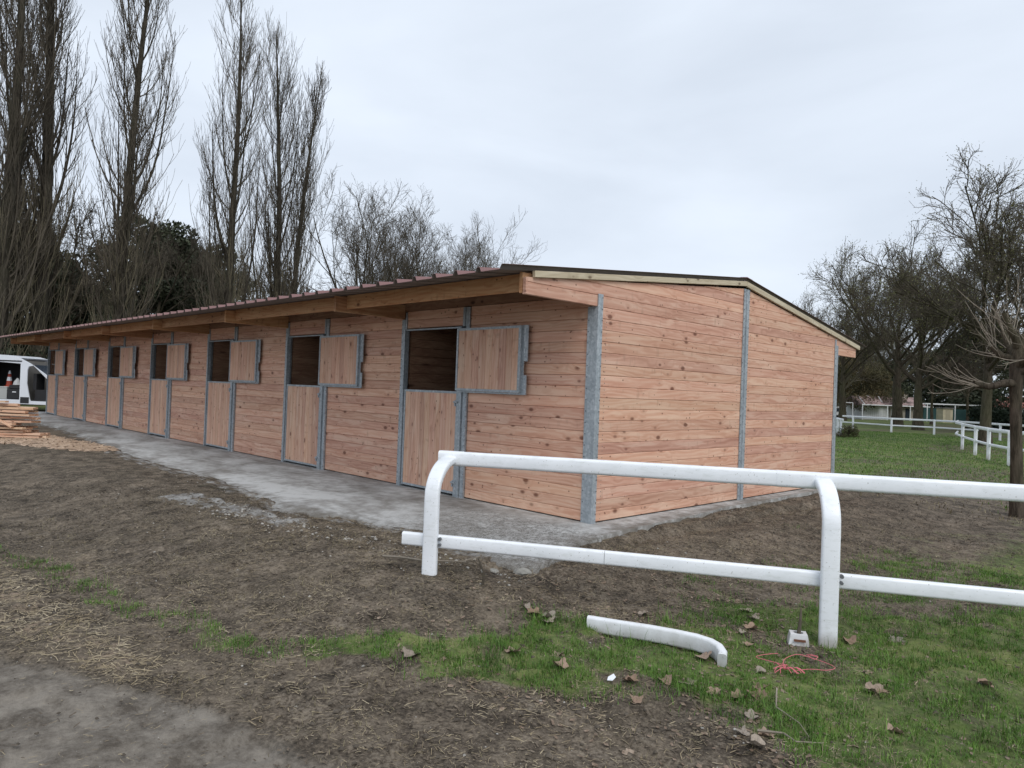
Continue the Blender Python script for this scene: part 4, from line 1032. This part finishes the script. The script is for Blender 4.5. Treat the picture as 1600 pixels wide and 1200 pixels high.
place_tree('bare_tree', BA, tb, -50.5, 30.2, .3, (.98, .98, 1.04), 'bare spreading tree right of the poplars, largest above the roof', GM)
place_tree('bare_tree', BA, tb, -51.3, 36.6, 2.6, (.93, .93, 1.0), 'bare spreading tree in the middle of the group above the roof', GM)
place_tree('bare_tree', BA, tb, -57.0, 44.9, 4.4, 1.0, 'bare tree third from the poplars above the roof line', GM)
place_tree('bare_tree', BA, tb, -66., 57.2, 1.2, 1.0, 'smallest bare tree above the roof, nearest to the roof apex', GM)
GL = 'bare woodland trees behind the poplars'
BC = broad(13, 14, .24, .2, 8, .7, .4, (6, 5, 5, 2), tw=.012)
for i, (x_, y_, r_, s_5, lb) in enumerate(((-42, 3.2, 1, .95, 'gnarled bare tree between the van and the second poplar'), (-45, 9.5, 2.5, 1.0, 'bare twisting tree between the second and third poplar'), (-46, 18, 4, .95, 'bare tree behind the third poplar'),
                                    (-47, 23.5, 5, .85, 'low bare tree behind the twin-stemmed poplar'), (-40, -2, 3, .9, 'bare tree behind the leftmost poplar'))):
    place_tree('bare_tree', BC, tb, x_, y_, r_, s_5, lb, GL)

# evergreen crowns: leaf sprays through lumpy volumes
def leafy(seed, H, W, n, size, m, trunk_r=.2, base=.12, lumps=26, bark='bark2', flat=.75):
    R_ = np.random.default_rng(seed)
    c = np.stack([R_.normal(0, W*.26, lumps), R_.normal(0, W*.26, lumps), H*(base+(1-base)*R_.beta(1.4, 1.3, lumps))], 1)
    taper = 1-.55*((c[:, 2]/H-.45)/.55).clip(0, 1); c[:, :2] *= taper[:, None]
    rad = R_.uniform(.10, .20, lumps)*W*1.15; c[:, 2] = np.minimum(c[:, 2], H-rad*.6)
    w_ = rad**2; pi = R_.choice(lumps, n, p=w_/w_.sum()); d = nrm(R_.normal(0, 1, (n, 3))); rr_ = rad[pi]*R_.random(n)**.28
    p = c[pi]+d*rr_[:, None]*np.array([1, 1, flat])
    a = nrm(R_.normal(0, 1, (n, 3))+d*.5); b_ = nrm(np.cross(a, R_.normal(0, 1, (n, 3)))); s = size*R_.uniform(.4, 1.3, n)[:, None]
    V = np.stack([p-a*s*.2, p+b_*s*.32+a*s*.3, p+a*s, p-b_*s*.32+a*s*.3], 1).reshape(-1, 3)
    cr = fastmesh('crown', V, np.arange(4*n).reshape(-1, 4), M[m])
    TP, TR_ = trunk_line(H*.8, trunk_r, 8, (0, 0), .05, R_)
    A, Ar = grow(TP, TR_, 10, .2, .95, .9, .2, lambda t, l: W*.4*(1.1-t*.6), 5, .3, .3, .5, .02, R_)
    return [mk('trunk', [(TP, TR_, 8), (A, Ar, 4)], M[bark]), cr]
te = ('trunk', 'crown')
EA = leafy(21, 9.5, 9, 26000, .26, 'evergreen', .22, .02, 34); EB = leafy(22, 8.5, 10, 26000, .26, 'evergreen', .22, .0, 34); EP = leafy(23, 11.5, 7.5, 20000, .26, 'pine', .2, .35, 22)
GE = 'dark evergreens massed behind the poplars'
rE = random.Random(5)
ev = [(-46, -9, EA, 1.1), (-48, -4, EB, 1.15), (-49, 1.5, EA, 1.1), (-51, 6, EB, 1.1), (-52, 11, EA, 1.05), (-53, 15.5, EP, 1.05), (-53, 20, EB, 1.0), (-53.5, 25, EA, .95), (-52, 30, EB, .8), (-42, -13, EB, 1.0), (-56, 36, EB, .75), (-60, 44, EA, .7), (-50.5, 12.3, EP, 1.12), (-54.5, 27.5, EP, .8), (-52, 4, EP, 1.0)]
dsc = ['dark evergreen behind the leftmost poplar', 'broad dark evergreen above the van roof', 'dark evergreen directly behind the thick poplar', 'dark evergreen right of the thick poplar', 'dark evergreen behind the second poplar', 'pine crown just right of the straight dark trunk', 'dark evergreen between the second and third poplars', 'dark evergreen behind the twin-stemmed poplar', 'low evergreen at the right end of the dark wood', 'dark evergreen at the far left edge',
       'low evergreen under the largest bare tree', 'small evergreen top peeping over the roof ridge line', 'tall round-topped pine right of the second poplar', 'pine behind the right end of the poplar row', 'pine rising behind the thick poplar']
for (x_, y_, me, s_6), lb in zip(ev, dsc): place_tree('pine_tree' if me is EP else 'evergreen_tree', me, te, x_, y_, rE.uniform(0, 6), (s_6, s_6, s_6*1.02), lb, GE)
UB = leafy(25, 3.4, 5.5, 9000, .20, 'evergreen', .06, .0, 20)
BW = ('just left of the van roof', 'above the van roof', 'behind the leftmost stable shutter', 'below the second poplar', 'right of the second poplar', 'between second and third poplar', 'below the third poplar', 'below the twin-stemmed poplar', 'at the far left edge', 'at the foot of the thick poplar')
for i, (x_, y_) in enumerate(((-40, -3.5), (-41, -.5), (-41.5, 3.3), (-42, 7), (-42.5, 11), (-43, 15), (-44, 19.5), (-45.5, 24), (-39, -6.5), (-39.6, 1.2))):
    place_tree('evergreen_bush', UB, te, x_, y_, i*1.3, 1.0+.15*math.sin(i*2), 'dark evergreen bush in the undergrowth ' + BW[i], 'bushes in the undergrowth')['category'] = 'bush'

# right-hand trees
GR = 'bare budding trees on the right'
RT3 = broad(36, 12.0, .21, .24, 15, .95, .42, (7, 5, 5, 2), buds=2, tw=.0085, bsize=.035, bark='bark2', al=.56)
RT1 = broad(32, 13, .36, .22, 13, .95, .45, (7, 6, 5, 2), buds=2, tw=.011, bsize=.05, wg=.8, al=.56)
place_tree('budding_tree', RT3, tb, -3.17, 32.1, .9, (1.08, 1.08, 1.08), 'large budding tree with mossy trunk behind the curving fence', GR)
place_tree('budding_tree', RT1, tb, -14.55, 56.8, 3.9, 1.12, 'budding tree standing behind the straight far fence, before the farmhouse', GR)
place_tree('budding_tree', RT1, tb, -22.5, 66.5, 4.0, .95, 'budding tree just right of the gable eaves', GR)
place_tree('budding_tree', RT1, tb, -4.0, 48.9, 5.2, 1.05, 'tall budding tree at the right edge behind the mossy one', GR)
place_tree('budding_tree', RT3, tb, 2.6, 39.5, 3.2, 1.1, 'tall budding tree cut off by the right edge of the photo', GR)
place_tree('budding_tree', RT1, tb, -27, 88, 1.2, .95, 'small distant budding tree above the farmhouse', GR)
place_tree('budding_tree', RT1, tb, -11.2, 50.5, 3.3, .92, 'budding tree between the farmhouse tree and the mossy trunk', GR)
RT2 = broad(33, 7, .13, .3, 8, .8, .3, (6, 5, 4, 2), tw=.012)
place_tree('bare_tree', RT2, tb, -15.0, 67.7, .5, 1., 'small dark bare tree right of the farmhouse', GR)
place_tree('bare_tree', RT2, tb, -10.8, 62, 2.5, .95, 'small dark bare tree left of the mossy trunk', GR)

# pruned tree close on the right
R_ = np.random.default_rng(41)
TP = np.array([[(0, 0, -.35), (.0, 0, .1), (-.01, 0, .6), (-.03, .01, 1.1), (-.05, .01, 1.6), (-.06, .02, 2.05), (-.05, .03, 2.45), (0, .05, 2.8)]]); TRr = np.array([[.125, .098, .086, .080, .078, .092, .105, .05]])
ends = [(-.46, -.42, 2.02, 2.0), (-.22, .25, 2.4, 2.85), (.35, .3, 2.5, 2.95), (.3, -.3, 2.3, 2.6), (-.12, -.2, 2.6, 3.1), (.42, .05, 2.2, 2.35), (-.3, -.05, 2.35, 2.6)]
LM = []
for (ex, ey, zs, ze) in ends:
    LM.append([(-.05+ex*t+.02*math.sin(5*t+ex), ey*t, zs+(ze-zs)*t**1.3+.03*math.sin(7*t)) for t in np.linspace(0, 1, 7)])
LM = np.array(LM); LR = np.tile(np.linspace(.068, .042, 7), (len(LM), 1))
B_, Br = grow(LM, LR, 6, .35, 1., .75, .25, lambda t, l: .45+.35*t, 6, .35, .16, .15, .0035, R_)
C_, Cr = grow(B_, Br, 3, .3, .9, .6, .2, lambda t, l: .4*l, 4, .3, .2, .6, .003, R_)
U_, Ur = grow(LM, LR, 3, .4, 1., .5, .2, lambda t, l: .6+.4*t, 6, .6, .12, .15, .003, R_)
pt_ = thing('pruned_tree', 'young pruned tree with straight trunk and pale cut shoots near the right edge', 'tree', (2.54, 7.19, float(gh(2.54, 7.19))))
ob('trunk', mk('trunk', [(TP, TRr, 12)], M['bark2']), pt_); ob('limbs', mk('limbs', [(LM, LR, 8)], M['bark2']), pt_)
ob('shoots', mk('shoots', [(B_, Br, 4), (C_, Cr, 3), (U_, Ur, 4)], M['twig_pale']), pt_)

# dark evergreens, olive shrubs and hedge at the far right
GV = 'evergreens behind the farmhouse'
for i, (x_, y_, me, s_7, lb) in enumerate(((-37, 95, EB, 1.0, 'evergreen behind the left end of the farmhouse'), (-31, 97, EA, 1.0, 'evergreen directly behind the farmhouse roof'), (-24.5, 94, EB, 1.05, 'evergreen behind the farmhouse pergola'), (-18.5, 92, EA, 1.15, 'evergreen right of the farmhouse'),
                                     (-10.5, 90, EB, 1.2, 'evergreen behind the mossy trunk'), (-11.5, 70, EP, .85, 'pine between the farmhouse and the mossy trunk'), (-4, 84, EA, 1.2, 'evergreen behind the right edge trees'), (2, 76, EB, 1.2, 'dark evergreen filling the right edge'), (-45, 104, EA, 1.0, 'evergreen farthest left beyond the gable'), (-1.5, 62, EA, .9, 'near dark evergreen by the right edge'))):
    place_tree('pine_tree' if me is EP else 'evergreen_tree', me, te, x_, y_, i*.9, s_7, lb, GV)
OB = leafy(26, 7.5, 7, 16000, .17, 'olive', .14, .05, 26)
place_tree('shrub_tree', OB, te, -27.0, 76.5, .3, .95, 'olive brown shrub just right of the rear stable post', None)
place_tree('shrub_tree', OB, te, -24.8, 80.5, 2.3, .85, 'olive brown shrub against the left end of the farmhouse', None)
SB = leafy(27, .62, 1.15, 3500, .045, 'olive', .02, .0, 12)
place_tree('small_bush', SB, te, -8.9, 31.4, .3, 1.0, 'small low bush on the lawn beside the fence stub', None)['category'] = 'bush'
# clipped hedge
R_ = np.random.default_rng(77); n = 26000
hx = R_.random(n)*16; hy = R_.normal(0, .55, n).clip(-.9, .9); hz = R_.random(n)**.7*(1.5+.35*np.sin(hx*1.3)+.2*np.sin(hx*3.1))
p = np.stack([hx, hy, hz], 1); a = nrm(R_.normal(0, 1, (n, 3))); b_ = nrm(np.cross(a, R_.normal(0, 1, (n, 3)))); s = .13*R_.uniform(.5, 1.2, n)[:, None]
V = np.stack([p-a*s, p+b_*s*.5, p+a*s, p-b_*s*.5], 1).reshape(-1, 3)
ob('hedge', fastmesh('hedge', V, np.arange(4*n).reshape(-1, 4), M['hedge']), loc=(-8.6, 54, -.35), rot=(0, 0, -.25), label='low dark hedge behind the fence and mossy trunk', cat='hedge')

# ------------------------------------------------------------------ farmhouse far across the paddock
YAW = .7928
CR = Vector((math.cos(YAW), math.sin(YAW), 0)); CF = Vector((-math.sin(YAW), math.cos(YAW), 0))
def ext(par, name, boxes, m, ch=0.):
    b = MB()
    for a, c in boxes: b.box(a, c, ch)
    return ob(name, b.mesh(name, m), par)
wht = simple('white_render', (.68, .69, .70), .8, 0, .12, 1.2); ston = simple('beige_wall', (.42, .38, .33), .9, 0, .2, 1.5)
glass = simple('dark_glass', (.03, .04, .055), .1); whp = simple('white_painted_wood', (.78, .8, .82), .5)
def tilem():
    m, nt, p = mat('dusty_pink_tiles_leaf_shadow'); g = G(nt); c = g.obj(); n = g.noise(c, .9, 4, .6); n2 = g.noise(g.mp(c, (4, 1, 1)), 3., 4, .6)
    col = g.mix(g.fr(n2, .3, .7), (.26, .17, .16), (.40, .30, .285)); col = g.mix(g.fr(n, .48, .60), col, (.075, .055, .05))  # dark patches are leaf shadows painted into the tile colour
    nt.links.new(col, p.inputs['Base Color']); p.inputs['Roughness'].default_value = .9; return m
M['tiles'] = tilem(); tealm = simple('teal_panel', (.03, .085, .085), .7, 0, .2, .8)
house = ob('farmhouse', None, loc=(-24.3, 77.2, -.32), rot=(0, 0, .86), label='low white farmhouse with pinkish tiled roof, leaf shadows painted in, across the paddock', cat='house')
ext(house, 'wall', [((0, 0, 0), (2.9, 4, 1.55)), ], wht)
ext(house, 'side_wall', [((2.9, .15, 0), (6.6, 4, 1.5))], ston)
for k in range(9): ext(house, 'wall_plank', [((.1+k*.24, -.04, .05), (.27+k*.24, -.001, 1.5))], whp)
def roofmesh(x0, x1, y0, y1, z0, z1):
    b = MB(); ym = (y0+y1)/2; b.add([(x0, y0, z0), (x1, y0, z0), (x1, ym, z1), (x0, ym, z1), (x1, y1, z0), (x0, y1, z0), (x0, y0, z0-.12), (x1, y0, z0-.12), (x1, y1, z0-.12), (x0, y1, z0-.12)],
        [(0, 1, 2, 3), (3, 2, 4, 5), (0, 3, 5), (1, 4, 2), (0, 6, 7, 1), (4, 8, 9, 5), (6, 9, 8, 7), (1, 7, 8, 4), (5, 9, 6, 0)]); return b
ob('roof', roofmesh(1.9, 7.0, -.4, 4.3, 1.70, 2.65).mesh('roof', M['tiles']), house)
ob('porch_roof', roofmesh(-.9, 1.9, -1.2, 3.5, 1.68, 2.6).mesh('porch_roof', M['tiles']), house)
def barb(par, name, a, c, r=.05, m=whp):
    b = MB(); b.tube([a, c], r, 4); return ob(name, b.mesh(name, m), par)
barb(house, 'verge_board', (1.9, -.42, 1.75), (1.2, 1.5, 2.68), .06); barb(house, 'verge_board', (-.6, -1.2, 1.72), (-.1, 1.0, 2.62), .05); barb(house, 'verge_board', (2.0, -.45, 1.72), (1.4, -.40, 2.60), .05)
ext(house, 'eaves_board', [((-.9, -1.26, 1.60), (7.2, -1.18, 1.70))], whp)
for x_ in (-.85, 1.95, 3.1, 4.55): ext(house, 'porch_post', [((x_, -1.25, 0), (x_+.07, -1.18, 1.62))], whp)
for x_, w_ in ((2.05, .95), (4.9, .6)): 
    d_ = ext(house, 'door', [((x_, .02 if x_ < 2.9 else .12, .02), (x_+w_, .10 if x_ < 2.9 else .149, 1.4))], glass)
for x_ in (3.25, 5.8):
    f_ = ext(house, 'window', [((x_, .10, .5), (x_+.06, .148, 1.3)), ((x_+.6, .10, .5), (x_+.66, .148, 1.3)), ((x_+.06, .10, .5), (x_+.6, .148, .56)), ((x_+.06, .10, 1.24), (x_+.6, .148, 1.3)), ((x_+.06, .10, .87), (x_+.6, .148, .92))], whp)
    ext(f_, 'pane', [((x_+.07, .12, .57), (x_+.59, .145, 1.23))], glass)
ext(house, 'chimney', [((5.6, 1.6, 2.3), (6.0, 2.0, 2.95))], ston)
perg = thing('pergola', 'white post and beam pergola with dark green screens right of the farmhouse', 'pergola', (-19.3, 81.9, -.32), (0, 0, .86), None)
for x_ in (.0, 3.2, 6.4): ext(perg, 'post', [((x_, 0, 0), (x_+.09, .09, 1.95))], whp)
ext(perg, 'beam', [((-.2, -.02, 1.95), (6.7, .11, 2.07))], whp); ext(perg, 'beam', [((-.2, 2.3, 1.95), (6.7, 2.43, 2.07))], whp)
ext(perg, 'screen', [((.2, .9, 0), (3.1, .95, 1.5))], tealm); ext(perg, 'screen', [((3.5, .9, 0), (6.3, .95, 1.5))], tealm)
shed = thing('garden_shed', 'small cream garden shed beside the pergola', 'shed', (-17.4, 80.6, -.32), (0, 0, .86))
ext(shed, 'wall', [((0, 0, 0), (1.1, 1.1, 1.55))], simple('cream_boards', (.50, .45, .33), .8, 0, .15, 3)); ext(shed, 'roof', [((-.1, -.1, 1.55), (1.2, 1.2, 1.65))], simple('shed_roof', (.16, .15, .14), .8)); ext(shed, 'door', [((.3, -.03, .02), (.8, -.002, 1.4))], simple('shed_door', (.38, .34, .25), .8))
cott = thing('red_roofed_cottage', 'pale cottage with red tiled roof glimpsed between the right-hand trees', 'house', (-16.5, 96, -.3), (0, 0, .8))
ext(cott, 'wall', [((0, 0, 0), (9, 5, 2.0))], wht); ob('roof', roofmesh(-.4, 9.4, -.5, 5.5, 2.05, 3.3).mesh('roof', simple('red_tiles', (.34, .14, .11), .9, 0, .3, .8)), cott)
for x_ in (1.5, 4.2, 6.8): ext(cott, 'window', [((x_, -.03, .8), (x_+.9, -.002, 1.7))], glass)
kiosk = thing('horse_trailer', 'white trailer with open frame at the left end of the farmhouse', 'trailer', (-26.3, 74.5, -.3), (0, 0, .8))
ext(kiosk, 'body', [((0, 0, .35), (.95, 1.6, 1.35))], wht, .08); ext(kiosk, 'window', [((.15, -.03, .75), (.8, -.002, 1.15))], glass); ext(kiosk, 'frame', [((1.1, 0, 0), (1.16, .06, 1.75)), ((1.9, 0, 0), (1.96, .06, 1.75)), ((1.1, 0, 1.75), (1.96, .06, 1.82))], whp)
for x_ in (.2, .75):
    b = MB(); b.tube([(x_, -.08, .2), (x_, .08, .2)], .2, 12); ob('wheel', b.mesh('wheel', simple('tyre_rubber', (.02, .02, .02), .9)), kiosk)

# ------------------------------------------------------------------ white van, side and cab doors open
van = thing('parked_van', 'white high-roofed van with its side and cab doors open', 'van', (-32.75, -.18, float(gh(-32, .4))), (0, 0, YAW))
paint = simple('white_van_paint', (.74, .77, .82), .28, 0, .03, 2); blk = simple('black_trim', (.02, .02, .022), .5); dk = simple('dark_van_interior', (.022, .022, .024), .8); ply = simple('ply_lining', (.16, .15, .135), .8, 0, .2, 3)
# local X runs to the nose, Y away from the camera; x=0 about the frame's left edge
roofp = [(-2.9, 2.30), (-2.7, 2.40), (0, 2.42), (.55, 2.40), (.95, 2.30), (1.45, 2.06), (2.1, 1.62), (2.55, 1.15)]
def side(b, y0, y1, holes=True):
    if not holes:
        b.prism([(-2.9, .32), (3.3, .32), (3.42, .6), (3.3, .95), (2.62, 1.12)]+[p for p in roofp[::-1]], 1, y0, y1); return
    b.prism([(-2.9, .32), (-1.0, .32), (-1.0, 2.16), (-1.0, 2.41), (-2.7, 2.40), (-2.9, 2.30)], 1, y0, y1)
    b.prism([(-1.0, .32), (1.0, .32), (1.0, .50), (-1.0, .50)], 1, y0, y1)
    b.prism([(-1.0, 2.16), (1.0, 2.06), (1.0, 2.28), (.55, 2.40), (0, 2.42), (-1.0, 2.41)], 1, y0, y1)
    b.prism([(1.0, .32), (1.52, .32), (1.44, .55), (1.30, 1.2), (1.30, 1.80), (1.36, 1.95), (1.56, 1.99), (1.45, 2.06), (1.0, 2.28)], 1, y0, y1)
    b.prism([(1.52, .32), (2.55, .32), (2.55, .46), (1.48, .46)], 1, y0, y1)
    b.prism([(2.40, .46), (3.3, .32), (3.42, .6), (3.3, .95), (2.62, 1.12), (2.45, 1.0)], 1, y0, y1)
    b.prism([(1.56, 1.99), (2.52, 1.10), (2.60, 1.16), (2.1, 1.62), (1.45, 2.06)], 1, y0, y1)
b = MB(); side(b, 0, .05)
side(b, 1.9, 1.95, False)
for (p_, q_) in zip(roofp[:5], roofp[1:5]): b.add([(p_[0], .05, p_[1]), (q_[0], .05, q_[1]), (q_[0], 1.9, q_[1]), (p_[0], 1.9, p_[1]), (p_[0], .05, p_[1]-.04), (q_[0], .05, q_[1]-.04), (q_[0], 1.9, q_[1]-.04), (p_[0], 1.9, p_[1]-.04)], [(0, 1, 2, 3), (4, 7, 6, 5), (0, 4, 5, 1), (3, 2, 6, 7)])
b.box((-2.9, .05, .32), (-2.85, 1.9, 2.3)); b.box((2.62, .05, .5), (3.38, 1.9, 1.08))
ob('body', b.mesh('body', paint), van)
ext(van, 'floor', [((-2.85, .05, .45), (2.6, 1.9, .5))], dk); ext(van, 'lining', [((-2.8, 1.84, .5), (1.0, 1.88, 2.2))], dk); ext(van, 'bulkhead', [((.98, .4, .5), (1.02, 1.85, 2.2))], ply)
ext(van, 'door_track', [((-1.0, -.02, 2.14), (1.05, .0, 2.19))], blk); ext(van, 'sill_step', [((1.05, -.015, .36), (1.42, .0, .62))], blk)
b = MB(); b.add([(1.56, .06, 2.02), (2.58, .06, 1.16), (2.58, 1.88, 1.16), (1.56, 1.88, 2.02)], [(0, 1, 2, 3)]); ob('windscreen', b.mesh('windscreen', glass), van)
s_8 = ext(van, 'seat', [((1.5, .25, .5), (2.0, .8, .95)), ((1.4, .25, .95), (1.55, .8, 1.65))], dk); ext(van, 'dashboard', [((2.3, .1, .8), (2.6, 1.85, 1.15))], dk)
b = MB(); tpt = [(2.15+.05*math.cos(t)*0, .45+.19*math.cos(t), 1.2+.19*math.sin(t)) for t in np.linspace(0, 6.283, 17)]; b.tube(tpt, .018, 6); ob('steering_wheel', b.mesh('steering_wheel', ply), van)
d_ = ob('cab_door', None, van, (2.5, 0, 0), (0, 0, -1.9)); ext(d_, 'door_panel', [((-1.0, -.03, .45), (0, .03, 1.2))], paint); ext(d_, 'door_glass', [((-.95, -.008, 1.2), (-.3, .008, 1.8))], glass)
for x_ in (-2.1, 2.75):
    b = MB(); b.tube([(x_, -.01, .33), (x_, .22, .33)], .33, 20); wv = ob('wheel', b.mesh('wheel', simple('van_tyre', (.02, .02, .02), .9)), van)
    b = MB(); b.tube([(x_, -.02, .33), (x_, -.005, .33)], .20, 16); ob('rim', b.mesh('rim', M['galv']), wv)
# cargo
def world(v_): return van.matrix_basis @ Vector(v_)
bpy.context.view_layer.update()
def cone_at(p, label):
    c_ = thing('traffic_cone', label, 'traffic cone', p)
    org = simple('cone_orange', (.34, .05, .025), .6); 
    b = MB(); b.box((-.17, -.17, 0), (.17, .17, .03)); ob('base', b.mesh('base', org), c_)
    for z0_, z1_, r0_, r1_ in ((.03, .25, .13, .105), (.42, .56, .08, .057)):
        b = MB(); b.tube([(0, 0, z0_), (0, 0, z1_)], [r0_, r1_], 12); ob('cone_body', b.mesh('cone_body', org), c_)
    for z0_, z1_, r0_, r1_ in ((.25, .42, .105, .08), (.56, .70, .057, .03)):
        b = MB(); b.tube([(0, 0, z0_), (0, 0, z1_)], [r0_, r1_], 12); ob('reflective_band', b.mesh('reflective_band', paint), c_)
cone_at(world((.02, .75, 1.04)), 'orange and white traffic cone inside the open van')
tb_ = ob('tool_box', None, loc=world((.60, .45, .50)), rot=(0, 0, YAW), label='black toolbox on the van floor just inside the side door', cat='toolbox')
ext(tb_, 'body', [((-.32, -.2, 0), (.27, .2, .44))], blk, .03); ext(tb_, 'lid', [((-.25, -.18, .445), (.22, .18, .62))], blk, .03); ext(tb_, 'clasp', [((-.08, -.215, .30), (.08, -.201, .34))], whp)
cr_ = ob('storage_crate', None, loc=world((.02, .6, .50)), rot=(0, 0, YAW), label='pale crate standing under the cone in the van', cat='crate')
ext(cr_, 'body', [((-.2, -.2, 0), (.16, .2, .50))], simple('grey_crate', (.42, .43, .42), .7)); ext(cr_, 'rim', [((-.22, -.22, .50), (.18, .22, .54))], simple('pale_crate_rim', (.55, .56, .55), .7))
b = MB(); b.tube([(0, 0, 0), (0, 0, .14), (.01, 0, .30)], [.17, .13, .02], 10); ob('dust_sheet', b.mesh('dust_sheet', simple('pale_cloth', (.48, .49, .50), .9)), loc=world((.58, .45, 1.13)), label='pale bundled sheet on top of the black toolbox', cat='sheet')

# ------------------------------------------------------------------ offcut pile at the left edge
rp_ = random.Random(8); base = Vector((-14.75, -2.72, 0)); du = CR
bz = float(gh(-15, -2.8))+.02; levels = [(.0, 3), (.05, 3), (.11, 3), (.19, 3), (.27, 2), (.33, 3), (.41, 2), (.49, 3), (.57, 2), (.64, 2), (.71, 2), (.77, 1)]
ends_r = [.98, .88, .62, .60, .30, .62, .60, .58, .60, .56, .30, .08]
k_ = 0
labs = ['pale sawn offcut board in the pile by the van']
for li, (h_, n_) in enumerate(levels):
    for j in range(n_):
        l_ = rp_.uniform(1.3, 2.3); w_ = rp_.uniform(.10, .16); t_ = rp_.uniform(.035, .055)
        yaw_ = YAW+rp_.uniform(-.16, .16); e = ends_r[li]+rp_.uniform(-.18, .04)-.05*j
        c_ = base+CR*(e-l_/2)+CF*(-.22+j*.22+rp_.uniform(-.03, .03)); 
        b = MB(); b.box((-l_/2, -w_/2, -t_/2), (l_/2, w_/2, t_/2), .003)
        lb = 'offcut board ' + ('at the front of' if j == 0 else 'in the middle of' if j == 1 else 'at the back of') + (' the lowest courses' if li < 3 else ' the lower middle courses' if li < 6 else ' the upper middle courses' if li < 9 else ' the top courses')+' of the heap by the van'
        if li == 11: lb = 'topmost offcut board of the heap, just reaching into the photo'
        if li == 0 and j == 0: lb = 'longest offcut board at the foot of the heap'
        o = ob('offcut_board', b.mesh('offcut_board', M['offcut']), loc=(c_.x, c_.y, bz+.025+h_+rp_.uniform(-.004, .004)), rot=(rp_.uniform(-.04, .04), rp_.uniform(-.02, .02), yaw_), label=lb, cat='board', group='offcut boards heaped by the van')
b = MB(); b.box((-.22, -.04, -.02), (.22, .04, .02), .003)
o = ob('offcut_board', b.mesh('offcut_board', M['offcut']), loc=tuple(base+CR*.10-CF*.38+Vector((0, 0, bz+.34))), rot=(0, .45, YAW), label='short offcut leaning askew against the front of the heap', cat='board', group='offcut boards heaped by the van')
